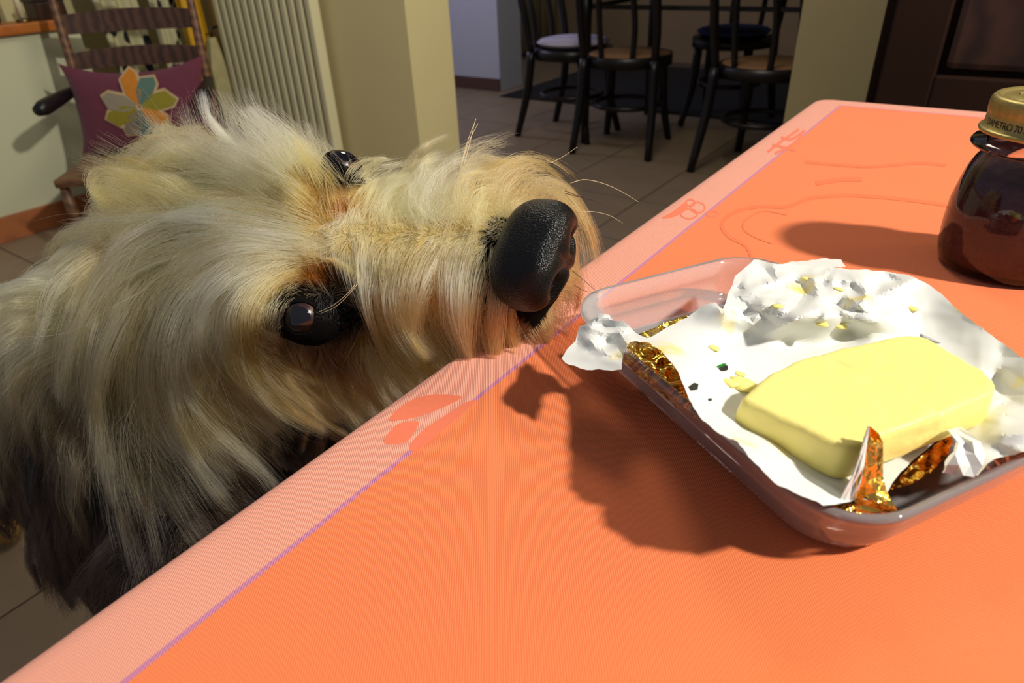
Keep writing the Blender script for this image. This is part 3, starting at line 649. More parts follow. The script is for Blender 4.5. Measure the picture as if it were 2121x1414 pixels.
def curl(pts, name, mt):      # twisted strip: list of (left px, right px, h left, h right)
    V = []; F = []; base = np.array([ctr.x, ctr.y, TZ]); r = random.Random(3)
    for (a, b, ha, hb) in pts:
        for t in (0, .33, .66, 1):
            u, v = a[0]+(b[0]-a[0])*t, a[1]+(b[1]-a[1])*t; h = ha+(hb-ha)*t+r.uniform(-1.3, 1.3)
            V.append(on_z(u, v, TZ+h/1000)-base)
    for i in range(len(pts)-1):
        for k in range(3): q = i*4+k; F += [(q, q+1, q+5), (q, q+5, q+4)]
    o = mesh_obj(name, V, F, mt, wrp, False); solid_mod(o, .0003); return o
curl([((1798, 882), (1803, 884), 51, 51), ((1790, 905), (1820, 898), 49, 48), ((1783, 930), (1828, 915), 46, 44), ((1778, 965), (1828, 955), 41, 38), ((1775, 1000), (1828, 985), 36, 33), ((1772, 1030), (1835, 1015), 31, 30), ((1768, 1050), (1845, 1035), 26, 29), ((1775, 1062), (1858, 1056), 22, 24), ((1778, 1084), (1815, 1076), 17, 17)], 'foil_curl', M_foil)
curl([((1738, 1040), (1770, 1034), 30, 30), ((1752, 1010), (1782, 1000), 36, 36), ((1766, 985), (1789, 965), 41, 41), ((1782, 940), (1794, 925), 46.5, 47), ((1796, 892), (1800, 884), 51, 51)], 'paper_curl', M_paper)
curl([((1962, 890), (1990, 884), 36, 34), ((1972, 902), (2010, 898), 39, 36), ((1985, 918), (2030, 915), 39, 39), ((1978, 940), (2040, 940), 36, 38), ((1962, 962), (2035, 965), 33, 35), ((1952, 978), (2018, 988), 30, 32)], 'paper_curl', M_paper)
# small rips in the paper that show the dark print behind
M_rip = mat('dark_print', rgb(18, 22, 14), .5); M_rip_g = mat('green_foil', rgb(30, 170, 60), .3, .6)
def patch(poly, mt, name, lift=.9):
    n = len(poly); base = np.array([ctr.x, ctr.y, TZ]); V = [on_z(u, v, TZ+sheet_h(u, v)+lift/1000)-base for u, v in poly]; mesh_obj(name, V, [tuple(range(n))], mt, wrp)
patch([(1490, 761), (1500, 755), (1508, 757), (1508, 766), (1496, 767)], M_rip, 'rip'); patch([(1486, 757), (1498, 752), (1506, 753), (1500, 758), (1488, 760)], M_rip_g, 'rip')
patch([(1427, 800), (1438, 792), (1447, 795), (1445, 806), (1433, 808)], M_rip, 'rip'); patch([(1467, 825), (1474, 824), (1475, 829), (1470, 830)], M_rip, 'rip')

# ================================================================== BUTTER
M_butter = mat('butter', rgb(250, 234, 138), .42, spec=.35, var=.06, vscale=70, bump=.12, bscale=90, sub=.15, subcol=(.006, .005, .002))
BT = [tuple(on_z(u, v, TZ+.0440)[:2]) for u, v in ((1534, 822), (1560, 797), (1600, 766), (1640, 745), (1720, 722), (1875, 688), (1915, 692), (1985, 730), (2040, 762), (2064, 790), (2056, 812), (1960, 850), (1775, 918), (1745, 922), (1640, 872))]
bc = np.mean(BT, axis=0); cb0 = bc
bm = bmesh.new()
def loop(sc, z): return [bm.verts.new(((x-bc[0])*sc, (y-bc[1])*sc, z)) for x, y in BT]
lo_, l2, l3 = loop(1.015, 0), loop(1.03, .006), loop(1.0, .0160)
n = len(BT)
for a, b in ((lo_, l2), (l2, l3)):
    for i in range(n): bm.faces.new((a[i], a[(i+1) % n], b[(i+1) % n], b[i]))
bm.faces.new(l3); bm.faces.new(lo_[::-1]); bmesh.ops.recalc_face_normals(bm, faces=bm.faces)
me = bpy.data.meshes.new('butter_block'); bm.to_mesh(me); bm.free()
tmp = bpy.data.objects.new('tmp', me); COL.objects.link(tmp)
md = tmp.modifiers.new('b', 'BEVEL'); md.width = .0022; md.segments = 3; md.limit_method = 'ANGLE'; md.angle_limit = math.radians(25)
md = tmp.modifiers.new('r', 'REMESH'); md.mode = 'VOXEL'; md.voxel_size = .0011
bpy.context.view_layer.update(); me2 = bpy.data.meshes.new_from_object(tmp.evaluated_get(bpy.context.evaluated_depsgraph_get())); bpy.data.objects.remove(tmp)
sa = on_z(1695, 728, TZ+.044)[:2]-cb0; sb = on_z(1850, 800, TZ+.044)[:2]-cb0          # shallow knife groove across the top
for v_ in me2.vertices:
    q = v_.co; k = noise.noise(q*70)*.0006+noise.noise(q*190)*.00025
    if q.z > .006:
        if v_.normal.z < .6: v_.co = q+v_.normal*k; continue
        t = sb-sa; dist = abs((q.x-sa[0])*t[1]-(q.y-sa[1])*t[0])/np.linalg.norm(t); k -= .0007*math.exp(-(dist/.0011)**2)
    v_.co = q+v_.normal*k
me2.polygons.foreach_set('use_smooth', [True]*len(me2.polygons)); me2.materials.clear(); me2.materials.append(M_butter)
bt = bpy.data.objects.new('butter_block', me2); COL.objects.link(bt); bt.location = (cb0[0], cb0[1], TZ+.0275); tag(bt, 'yellow block of butter with rounded corners on the paper', 'butter')
# crumbs left on the paper
for i, (u, v, s_, lb) in enumerate(((1538, 800, 16, 'largest yellow butter smear at the left end of the butter'), (1512, 795, 9, 'small butter crumb left of the largest smear'), (1478, 722, 7, 'butter crumb alone on the paper above the green rip'), (1700, 672, 8, 'left one of two butter crumbs just behind the block'), (1738, 676, 9, 'right one of two butter crumbs just behind the block'),
                                   (1612, 636, 7, 'butter crumb at the left of the crumpled paper'), (1890, 640, 7, 'butter crumb on the smooth paper nearest the jar'), (1668, 578, 6, 'butter crumb nearest the far paper edge'), (1736, 600, 6, 'butter crumb in the middle of the crumpled paper'), (1532, 775, 6, 'tiny butter crumb right of the green rip'))):
    q = on_z(u, v, TZ+sheet_h(u, v)); r = s_*.00030; c_ = MB(); V = []; F = []
    m, k_ = 6, 9
    for a in range(m+1):
        for b in range(k_):
            th, ph = math.pi*a/m, 2*math.pi*b/k_; f_ = 1+.45*noise.noise(Vector((math.cos(ph)*2, math.sin(ph)*2, a+i*7)))
            V.append((r*1.5*f_*math.sin(th)*math.cos(ph+i), r*f_*math.sin(th)*math.sin(ph+i), r*.45*math.cos(th)))
    for a in range(m):
        for b in range(k_): F.append((a*k_+b, a*k_+(b+1) % k_, (a+1)*k_+(b+1) % k_, (a+1)*k_+b))
    o = mesh_obj('butter_crumb', V, F, M_butter, None, True, (q[0], q[1], q[2]+r*.2)); tag(o, lb, 'crumb', 'butter crumbs on the paper')
# ================================================================== DOG
def nrm(v): v = np.asarray(v, float); return v/np.linalg.norm(v)
E0 = at_depth(668, 502, .375)                       # bridge of the nose between the eyes
_V = nrm(-px_ray(700, 520)); HF = nrm(XI*.97+YI*.06-FW*.2); HU = _V*math.sqrt(1-.35**2)-YI*.35; HU = nrm(HU-HF*(HU@HF)); HR = np.cross(HF, HU)
def hl(x, y, z): return E0+HF*x+HU*y+HR*z           # head frame: forward, up, right
def to_hl(P): q = np.asarray(P)-E0; return np.stack([q@HF, q@HU, q@HR], -1)
dog = empty('dog', (-.42, .62, 0), 0, 'shaggy cream and tan dog resting its chin on the table edge', 'dog')
DOG0 = np.array([-.42, .62, 0.])

ELL = []      # (centre, axes 3x3 rows, radii)
HEADAX = np.array([HF, HU, HR])
def he(x, y, z, rx, ry, rz): ELL.append((hl(x, y, z), HEADAX, (rx, ry, rz)))
he(-.068, -.050, 0, .082, .058, .064); he(-.018, -.040, 0, .050, .040, .056); he(-.10, -.07, 0, .07, .06, .058)
for t in np.linspace(0, 1, 7): he(.005+.102*t, -.034+.006*t, 0, .030, .034-.006*t, .036-.004*t)
for s in (-1, 1):
    for t in np.linspace(0, 1, 6): he(.015+.085*t, -.050+.004*t, s*.017, .026, .024, .022)
    he(-.045, -.062, s*.034, .055, .042, .036); he(-.006, -.016, s*.040, .0215, .0165, .0178); he(-.026, -.008, s*.037, .020, .014, .019); he(.02, -.04, s*.026, .03, .026, .018)
for t in np.linspace(0, 1, 5): he(.0+.085*t, -.062+.004*t, 0, .028, .015, .022)
# ears: right one hangs beside the neck, left one lies back
def chain(P, R, k=8):
    for (a, b), (ra, rb) in zip(zip(P[:-1], P[1:]), zip(R[:-1], R[1:])):
        for t in np.linspace(0, 1, k): 
            r = ra+(rb-ra)*t; ELL.append((np.array(a)*(1-t)+np.array(b)*t, np.eye(3), (r, r, r) if np.isscalar(r) else tuple(r)))
earR = [hl(-.085, -.030, .056), hl(-.098, -.058, .074), hl(-.088, -.095, .086), hl(-.068, -.128, .092)]
earL = [hl(-.085, -.025, -.056), hl(-.115, -.028, -.070), hl(-.150, -.035, -.078)]
for E_ in (earR, earL):
    for a, b in zip(E_[:-1], E_[1:]):
        for t in np.linspace(0, 1, 6): ELL.append((a*(1-t)+b*t, HEADAX, (.024, .015, .013)))
# neck and trunk (world)
o3 = lambda x, y, z: np.array([*old(x, y), z])
NECK = [hl(-.10, -.07, 0), at_depth(330, 640, .475), at_depth(265, 765, .545), at_depth(175, 838, .62), at_depth(25, 850, .70), np.array([-.97, .125, .525]), np.array([-1.18, .095, .52]), np.array([-1.31, .075, .51])]
NR = [.060, .066, .078, .090, .098, .102, .102, .098]
chain(NECK, NR, 7)
SH = NECK[3]; RU = NECK[7]
chain([NECK[2], NECK[2]+[.02, .0, -.08], SH+[.03, -.0, -.10]], [.08, .085, .085], 5)
bodydir = nrm((RU-SH)*[1, 1, 0]); side = np.array([-bodydir[1], bodydir[0], 0])
for s in (-1, 1):
    A = NECK[2]+np.array([.10, .02, -.10])+side*s*.06
    chain([A, A+[0, 0, -.13]+bodydir*.02, A*[1, 1, 0]+[0, 0, .20]-bodydir*.005, A*[1, 1, 0]+[0, 0, .045]+bodydir*.0, A*[1, 1, 0]+[0, 0, .026]-bodydir*.045], [.06, .046, .032, .028, .026], 6)
    B = RU+np.array([0, 0, -.03])+side*s*.08
    chain([B, B+[0, 0, -.16]-bodydir*.05, B*[1, 1, 0]+[0, 0, .20]+bodydir*.09, B*[1, 1, 0]+[0, 0, .045]+bodydir*.055, B*[1, 1, 0]+[0, 0, .026]+bodydir*.005], [.085, .060, .034, .030, .027], 6)
chain([RU+bodydir*.06+[0, 0, .05], RU+bodydir*.18+[0, 0, .07], RU+bodydir*.28+[0, 0, .0]], [.04, .028, .016], 5)

_ico = bmesh.new(); bmesh.ops.create_icosphere(_ico, subdivisions=2, radius=1)
IV = np.array([v.co for v in _ico.verts]); IF = [[v.index for v in f.verts] for f in _ico.faces]; _ico.free()
mb = MB()
for c, A, r in ELL: mb.add(c+(IV*np.array(r))@A, IF)
tmp = mb.build('tmp_dog', None); md = tmp.modifiers.new('r', 'REMESH'); md.mode = 'VOXEL'; md.voxel_size = .0045
md = tmp.modifiers.new('s', 'SMOOTH'); md.factor = .5; md.iterations = 8
bpy.context.view_layer.update(); me = bpy.data.meshes.new_from_object(tmp.evaluated_get(bpy.context.evaluated_depsgraph_get())); bpy.data.objects.remove(tmp)
nv = len(me.vertices); co = np.empty(nv*3); me.vertices.foreach_get('co', co); co = co.reshape(-1, 3)

# ---- eyes
EYE = {'R': None, 'L': None}
def solve_eye(u, v, sgn):
    best = None
    for y in (-.013,):
        for x in np.arange(-.04, .03, .001):
            for z in np.arange(.03, .065, .001):
                q = hl(x, y, sgn*z)-CAM; dz = q@FW; d = (IMG_W/2+FPX*(q@XI)/dz-u)**2+(IMG_H/2+FPX*(q@YI)/dz-v)**2
                if best is None or d < best[0]: best = (d, x, y, sgn*z)
    return best
eR = solve_eye(628, 657, 1); eL = solve_eye(704, 345, -1)
EYER = hl(*eR[1:]); EYEL = hl(*eL[1:])
ER = .0118

def skin_material():
    m = mat('dog_skin', rgb(120, 100, 78), .85, spec=.04); nt = m.node_tree; b = nt.nodes['Principled BSDF']
    at = nt.nodes.new('ShaderNodeAttribute'); at.attribute_name = 'skin'; nt.links.new(at.outputs['Color'], b.inputs['Base Color']); return m
bodyo = bpy.data.objects.new('body', me); COL.objects.link(bodyo); bodyo.parent = dog; bodyo.location = -Vector(DOG0)
me.materials.clear(); me.materials.append(skin_material()); me.polygons.foreach_set('use_smooth', [True]*len(me.polygons))
BV = BVHTree.FromPolygons([Vector(q) for q in co], [tuple(p.vertices) for p in me.polygons])
NO = np.empty(nv*3); me.vertices.foreach_get('normal', NO); NO = NO.reshape(-1, 3)

def seat_eye(u, v, sink):
    d = nrm(px_ray(u, v)); h = BV.ray_cast(Vector(CAM), Vector(d))
    if h[0] is None: h = BV.find_nearest(Vector(at_depth(u, v, .385)))
    return np.array(h[0])+d*ER*sink
EYER = seat_eye(629, 657, .80); EYEL = seat_eye(706, 354, .85)
# ---- coat pattern: colours belong to places on the head and body
cr_, wh, tn, og_, gy, dk, bk, br = [lin(c) for c in ((242, 209, 126), (250, 230, 166), (216, 168, 84), (188, 104, 16), (168, 152, 104), (54, 40, 30), (12, 10, 9), (124, 86, 58))]

# ---- fur guides: root, then the run of the lock (frame pixels give the ray, the body gives the depth)
GP = []   # (pts, root colour, tip colour, lift)
def g(pts, c0, c1, lift=.010): GP.append((pts, c0, c1, lift))
# crown and far brow
for p_, c0, c1, l in (
    ([(640, 335), (600, 262), (562, 196)], cr_, wh, .014), ([(600, 340), (545, 275), (490, 212)], cr_, wh, .014), ([(565, 350), (490, 290), (432, 240), (408, 178)], cr_, wh, .018), ([(545, 362), (455, 300), (398, 240), (384, 172)], cr_, wh, .020),
    ([(660, 300), (640, 240), (628, 186)], cr_, wh, .012), ([(690, 290), (692, 244), (696, 206)], cr_, wh, .010), ([(722, 292), (738, 258), (760, 236)], cr_, wh, .010), ([(735, 300), (780, 282), (830, 284)], wh, cr_, .010),
    ([(505, 390), (420, 340), (340, 302), (288, 250)], cr_, cr_, .016), ([(480, 405), (390, 365), (310, 340), (250, 322)], cr_, cr_, .014), ([(620, 390), (560, 330), (500, 270), (470, 215)], cr_, wh, .016), ([(600, 420), (530, 360), (450, 320), (370, 290)], cr_, wh, .016),
    ([(660, 390), (630, 330), (600, 280), (585, 230)], tn, cr_, .013), ([(680, 430), (655, 380), (630, 330), (610, 290)], tn, cr_, .010), ([(650, 440), (600, 390), (540, 350), (470, 330)], tn, cr_, .013), ([(690, 395), (672, 360), (660, 330)], tn, tn, .006),
    ([(700, 430), (690, 405), (682, 385)], og_, tn, .005), ([(676, 460), (650, 430), (620, 400), (580, 375)], tn, cr_, .010)): g(p_, c0, c1, l)
# far ear lying back
for p_, c0, c1, l in (([(470, 425), (350, 405), (255, 392), (195, 372)], cr_, tn, .012), ([(455, 440), (335, 428), (245, 412), (205, 395)], cr_, tn, .012), ([(300, 370), (240, 345), (200, 345), (188, 372), (215, 410), (258, 440)], tn, tn, .008), ([(360, 380), (290, 360), (235, 350), (200, 335)], cr_, tn, .012), ([(340, 430), (280, 425), (240, 428), (220, 415)], gy, tn, .010)): g(p_, c0, c1, l)
# forehead sweeping back and down
for p_, c0, c1, l in (
    ([(655, 478), (525, 448), (417, 418), (276, 452), (205, 492)], cr_, wh, .015), ([(576, 440), (488, 398), (347, 398), (255, 420)], cr_, cr_, .015), ([(630, 498), (488, 484), (364, 508), (258, 566), (192, 622)], wh, gy, .015),
    ([(600, 508), (480, 505), (375, 545), (300, 620), (260, 690)], wh, gy, .015), ([(576, 520), (488, 528), (400, 583), (350, 653), (310, 720)], wh, gy, .015), ([(500, 470), (400, 460), (290, 490), (190, 520), (130, 540)], wh, wh, .015),
    ([(420, 520), (320, 560), (240, 640), (210, 740), (205, 830)], cr_, gy, .015), ([(400, 480), (300, 500), (215, 560), (180, 650), (172, 760)], gy, gy, .015), ([(570, 532), (490, 566), (462, 620), (478, 690), (505, 760)], wh, wh, .013), ([(590, 545), (530, 580), (500, 640), (510, 710), (545, 780)], wh, cr_, .012),
    ([(590, 565), (545, 600), (528, 650), (540, 710), (575, 770)], cr_, tn, .010), ([(584, 610), (560, 640), (555, 690), (575, 745), (610, 800)], cr_, tn, .008), ([(480, 560), (430, 620), (410, 690), (430, 770), (480, 830)], wh, cr_, .014), ([(440, 560), (380, 620), (350, 700), (345, 780), (365, 850)], cr_, gy, .014),
    ([(470, 640), (460, 700), (490, 770), (545, 830), (620, 870)], cr_, tn, .012), ([(520, 690), (525, 740), (560, 800), (620, 850), (680, 880)], tn, br, .010), ([(360, 600), (310, 680), (290, 770), (300, 860), (330, 940)], gy, gy, .016), ([(320, 560), (260, 650), (235, 750), (240, 850), (265, 950)], gy, gy, .016)): g(p_, c0, c1, l)
# near brow and eye rim
for p_, c0, c1, l in (([(650, 575), (632, 552), (604, 530)], og_, tn, .005), ([(690, 570), (680, 545), (665, 520)], dk, og_, .005), ([(615, 600), (594, 580), (570, 566)], br, tn, .005), ([(715, 570), (712, 545), (705, 522)], dk, cr_, .006), ([(650, 600), (640, 585), (628, 572)], bk, dk, .003), ([(690, 610), (690, 592), (686, 576)], bk, bk, .003), ([(720, 620), (724, 600), (722, 585)], bk, bk, .003),
    ([(590, 640), (580, 660), (582, 690)], bk, dk, .003), ([(600, 700), (610, 725), (628, 752)], dk, br, .004), ([(650, 712), (662, 735), (678, 765)], bk, br, .004), ([(690, 690), (705, 715), (722, 745)], bk, dk, .004), ([(735, 650), (748, 680), (760, 720)], bk, dk, .005), ([(700, 650), (712, 668), (722, 690)], bk, bk, .003), ([(680, 640), (690, 650), (700, 665)], bk, bk, .002), ([(660, 620), (668, 612), (676, 604)], bk, bk, .002),
    ([(735, 600), (745, 575), (748, 560)], dk, cr_, .005), ([(600, 735), (618, 770), (650, 815)], br, tn, .006)): g(p_, c0, c1, l)
# cheek
for p_, c0, c1, l in (([(640, 745), (660, 800), (692, 862)], br, br, .008), ([(700, 735), (728, 798), (762, 862)], br, br, .008), ([(755, 720), (778, 790), (815, 850)], br, tn, .008), ([(580, 770), (620, 820), (672, 868), (715, 900)], tn, br, .010), ([(690, 800), (720, 850), (760, 885)], br, tn, .008), ([(780, 760), (800, 810), (830, 850)], tn, br, .008), ([(620, 820), (665, 862), (715, 905)], br, br, .008)): g(p_, c0, c1, l)
# muzzle, near side: long locks parting at the ridge and falling over the lip
for p_, c0, c1, l in (
    ([(728, 512), (738, 585), (762, 665), (802, 742), (862, 812)], cr_, og_, .016), ([(760, 508), (756, 600), (778, 700), (828, 780), (885, 822)], wh, og_, .018), ([(795, 506), (780, 590), (794, 690), (846, 772), (905, 812)], cr_, og_, .018), ([(830, 503), (812, 585), (824, 685), (868, 758), (925, 795)], wh, tn, .018),
    ([(865, 500), (848, 575), (856, 670), (892, 742), (945, 782)], cr_, tn, .018), ([(900, 497), (884, 565), (890, 650), (920, 722), (960, 770)], wh, og_, .018), ([(935, 494), (920, 560), (924, 645), (950, 712), (985, 765)], wh, tn, .016), ([(970, 492), (958, 555), (960, 640), (980, 702), (1005, 755)], wh, br, .015), ([(1005, 500), (996, 560), (998, 640), (1012, 700), (1030, 755)], cr_, br, .012), ([(1030, 560), (1022, 610), (1026, 670), (1036, 735)], gy, br, .008),
    ([(900, 620), (910, 680), (935, 735), (965, 775)], tn, br, .010), ([(850, 640), (868, 710), (902, 770), (940, 800)], tn, og_, .010), ([(960, 660), (975, 710), (1000, 755), (1020, 780)], br, br, .008), ([(1000, 690), (1010, 735), (1020, 772), (1010, 785)], tn, br, .008), ([(800, 640), (820, 720), (858, 785), (900, 818)], tn, og_, .012),
    ([(1045, 655), (1045, 700), (1055, 745)], br, tn, .006), ([(1090, 655), (1090, 700), (1082, 745)], br, tn, .006), ([(1135, 648), (1142, 685), (1140, 725)], tn, br, .006), ([(1175, 620), (1188, 655), (1184, 700)], br, dk, .005), ([(1060, 710), (1062, 742), (1062, 775)], br, br, .006), ([(1110, 700), (1112, 725), (1105, 750)], br, dk, .005), ([(1160, 690), (1165, 708), (1160, 728)], br, dk, .004), ([(1195, 560), (1205, 590), (1200, 630)], tn, br, .004)): g(p_, c0, c1, l)
# muzzle, far side: rising from the ridge and over the far lip
for p_, c0, c1, l in (
    ([(722, 470), (742, 425), (775, 385), (815, 352)], cr_, cr_, .008), ([(780, 474), (770, 424), (790, 374), (838, 330)], cr_, gy, .014), ([(820, 478), (804, 424), (815, 364), (860, 318)], cr_, gy, .016), ([(860, 478), (838, 425), (842, 364), (885, 312)], cr_, cr_, .017), ([(900, 478), (872, 430), (872, 370), (902, 322), (940, 300)], cr_, wh, .018), ([(945, 475), (918, 424), (918, 370), (950, 322), (995, 300)], cr_, wh, .018),
    ([(985, 470), (960, 420), (962, 370), (995, 328), (1050, 306)], cr_, tn, .018), ([(1020, 450), (1008, 405), (1022, 355), (1070, 325), (1125, 335)], cr_, og_, .017), ([(1045, 425), (1052, 380), (1090, 348), (1145, 358), (1190, 395)], cr_, og_, .016), ([(1075, 402), (1110, 375), (1155, 378), (1195, 415), (1222, 455)], wh, og_, .014), ([(1105, 396), (1150, 395), (1188, 430), (1210, 480), (1222, 520)], cr_, og_, .011), ([(1150, 410), (1182, 440), (1202, 490), (1210, 545)], wh, tn, .008), ([(1185, 450), (1200, 490), (1208, 540), (1210, 580)], cr_, br, .006),
    ([(760, 340), (790, 330), (835, 318)], cr_, cr_, .006), ([(740, 390), (770, 375), (800, 355)], cr_, cr_, .006), ([(700, 470), (712, 440), (735, 410)], wh, cr_, .007), ([(850, 345), (875, 318), (915, 300)], cr_, cr_, .012), ([(930, 330), (965, 305), (1010, 295)], wh, cr_, .012), ([(1040, 330), (1085, 315), (1135, 335)], tn, og_, .012)): g(p_, c0, c1, l)
# ridge
for p_, c0, c1, l in (([(690, 492), (660, 485), (630, 480)], wh, wh, .008), ([(740, 495), (725, 500), (710, 506)], wh, wh, .006), ([(1020, 485), (985, 482), (950, 484)], gy, cr_, .006), ([(850, 492), (825, 492), (800, 496)], gy, cr_, .006)): g(p_, c0, c1, l)
# near ear and neck
for p_, c0, c1, l in (
    ([(400, 640), (415, 720), (470, 800), (545, 870), (590, 900)], cr_, gy, .012), ([(375, 680), (395, 780), (455, 865), (530, 930), (575, 985)], gy, gy, .012), ([(350, 710), (375, 810), (430, 895), (500, 960), (565, 1010)], gy, cr_, .012), ([(430, 700), (460, 780), (520, 850), (590, 878)], cr_, gy, .010), ([(420, 760), (455, 830), (510, 900), (560, 960)], cr_, gy, .010), ([(480, 830), (520, 880), (560, 930), (580, 990)], cr_, dk, .008),
    ([(240, 600), (212, 700), (200, 810), (215, 930), (250, 1050)], gy, gy, .016), ([(290, 640), (265, 740), (262, 860), (290, 990), (340, 1110)], gy, gy, .016), ([(325, 720), (312, 830), (335, 950), (390, 1050), (440, 1110)], gy, gy, .014), ([(250, 760), (245, 860), (265, 970), (300, 1080), (330, 1180)], dk, bk, .014), ([(300, 850), (310, 950), (345, 1050), (400, 1120)], dk, bk, .014), ([(370, 870), (395, 960), (440, 1040), (490, 1090)], gy, gy, .012), ([(430, 930), (460, 1010), (500, 1060), (530, 1090)], gy, gy, .010), ([(520, 960), (545, 1010), (570, 1040)], dk, bk, .008), ([(600, 920), (620, 960), (640, 990)], bk, bk, .006), ([(660, 910), (680, 930), (700, 950)], bk, bk, .005), ([(560, 880), (590, 920), (610, 960)], bk, bk, .006), ([(640, 895), (655, 920), (668, 945)], bk, bk, .004), ([(700, 912), (710, 925), (722, 940)], bk, bk, .004), ([(620, 880), (640, 905), (655, 930)], bk, bk, .004), ([(580, 930), (600, 960), (612, 985)], bk, bk, .005), ([(540, 900), (565, 935), (585, 970)], bk, bk, .005)): g(p_, c0, c1, l)
# trunk
for p_, c0, c1, l in (
    ([(170, 640), (110, 625), (50, 640), (-10, 690)], cr_, gy, .018), ([(180, 680), (120, 690), (60, 740), (20, 820)], cr_, gy, .018), ([(120, 610), (60, 600), (0, 615), (-60, 660)], cr_, cr_, .018), ([(60, 650), (0, 670), (-60, 720)], cr_, gy, .018), ([(180, 760), (120, 800), (80, 870), (70, 950)], gy, dk, .018), ([(190, 850), (150, 920), (130, 1000), (140, 1080)], dk, bk, .016), ([(100, 850), (50, 900), (20, 970), (15, 1050)], gy, bk, .016), ([(30, 780), (-10, 850), (-30, 930)], gy, dk, .018), ([(220, 960), (200, 1040), (190, 1120), (205, 1200)], bk, bk, .014), ([(140, 980), (115, 1050), (120, 1120), (150, 1180)], dk, bk, .014), ([(270, 1050), (270, 1130), (260, 1200), (240, 1250)], bk, bk, .012), ([(340, 1080), (350, 1140), (350, 1200)], bk, bk, .012), ([(60, 960), (20, 1010), (0, 1060)], dk, bk, .014)): g(p_, c0, c1, l)

K = 11
def resample(P, k=K):
    P = np.array(smooth_path(P, 40)); s_ = np.r_[0, np.cumsum(np.linalg.norm(np.diff(P, axis=0), axis=1))]; t = np.linspace(0, s_[-1], k)
    return np.stack([np.interp(t, s_, P[:, i]) for i in range(3)], 1)
def cast(u, v):
    d = px_ray(u, v); L_ = np.linalg.norm(d); h = BV.ray_cast(Vector(CAM), Vector(d/L_)); return (np.array(h[0]), np.array(h[1]), h[3]/L_) if h[0] is not None else None
G_pts, G_c0, G_c1, G_n = [], [], [], []
for pts, c0, c1, lift in GP:
    pp = smooth_path([(*q, 0) for q in pts], 9); h0 = cast(*pp[0][:2])
    if h0 is None:
        q = at_depth(*pp[0][:2], .40); loc, no, _, _ = BV.find_nearest(Vector(q)); root, nn = np.array(loc), np.array(no); dep = (root-CAM)@FW
    else: root, nn, dep = h0
    P = [root]; first = True
    for i, q in enumerate(pp[1:], 1):
        t = i/8; h = cast(q[0], q[1]); lf = lift*min(1, t*3.2)*(1-.25*t)
        if h is not None and abs(h[2]-dep) < .035: dep = h[2]; P.append(h[0]-nrm(px_ray(q[0], q[1]))*lf)
        else:
            dd = dep-lf*.5 if h is None else dep-lf; P.append(at_depth(q[0], q[1], dd))
    G_pts.append(resample(P)); G_c0.append(c0); G_c1.append(c1); G_n.append(nn)
n_manual = len(G_pts)
# the rest of the coat: flow backwards and down
tris = []
me.calc_loop_triangles(); T = np.empty(len(me.loop_triangles)*3, int); me.loop_triangles.foreach_get('vertices', T); T = T.reshape(-1, 3)
A_, B_, C_ = co[T[:, 0]], co[T[:, 1]], co[T[:, 2]]; CR = np.cross(B_-A_, C_-A_); AR = np.linalg.norm(CR, axis=1)/2; TN = CR/(2*AR[:, None]+1e-12)
CEN = (A_+B_+C_)/3; HLc = to_hl(CEN)
def sample(n, wgt):
    p = AR*wgt; p = p/p.sum(); k = RNG.choice(len(T), n, p=p); r1 = np.sqrt(RNG.random(n)); r2 = RNG.random(n)
    return A_[k]*(1-r1)[:, None]+B_[k]*(r1*(1-r2))[:, None]+C_[k]*(r1*r2)[:, None], TN[k]
R0, N0 = sample(2600, np.ones(len(T)))
man = np.array([q[0] for q in G_pts]); mann = np.array(G_n)
down = np.array([0, 0, -1.])
for r, n_ in zip(R0, N0):
    d2_ = ((man-r)**2).sum(1)+(.03*(1-mann@n_))**2
    if d2_.min() < .022**2: continue
    h_ = to_hl(r); head = h_[0] > -.16 and abs(h_[2]) < .12 and h_[1] > -.16
    if head:
        outw = HR*np.sign(h_[2])
        if h_[0] > .02: f_ = outw*.6-HU*.7-HF*.1; ln = .032
        else: f_ = -HF*(.8 if h_[0] > -.05 else .2)-HU*.3+outw*.2+down*(.3 if h_[0] > -.05 else .9); ln = .045
        low = h_[1] < -.085
        c0, c1 = (tn, cr_) if not low else (dk, br)
    else:
        leg = r[2] < .36; f_ = bodydir*(.5 if r[0] < -.62 else .1)+down*.9; ln = .035 if leg else .055
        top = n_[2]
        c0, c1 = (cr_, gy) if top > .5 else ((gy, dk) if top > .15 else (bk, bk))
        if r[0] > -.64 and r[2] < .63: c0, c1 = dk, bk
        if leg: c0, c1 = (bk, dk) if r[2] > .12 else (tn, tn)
    f_ = f_-n_*(f_@n_); f_ = f_/(np.linalg.norm(f_)+1e-6); P = []
    for t in np.linspace(0, 1, K):
        q = r+f_*ln*t+n_*.014*math.sin(min(1, t*1.4)*math.pi*.62)+down*.012*t*t; P.append(q)
    for i in range(1, K):
        loc, no, _, _ = BV.find_nearest(Vector(P[i])); dd = (Vector(P[i])-loc).dot(no)
        if dd < .003: P[i] = np.array(loc+no*.003)
    G_pts.append(np.array(P)); G_c0.append(c0); G_c1.append(c1); G_n.append(n_)
G_pts = np.array(G_pts); G_c0 = np.array(G_c0); G_c1 = np.array(G_c1); G_n = np.array(G_n); G_S = G_pts-G_pts[:, :1]
kd = KDTree(len(G_pts))
for i, q in enumerate(G_pts[:, 0]): kd.insert(Vector(q), i)
kd.balance()
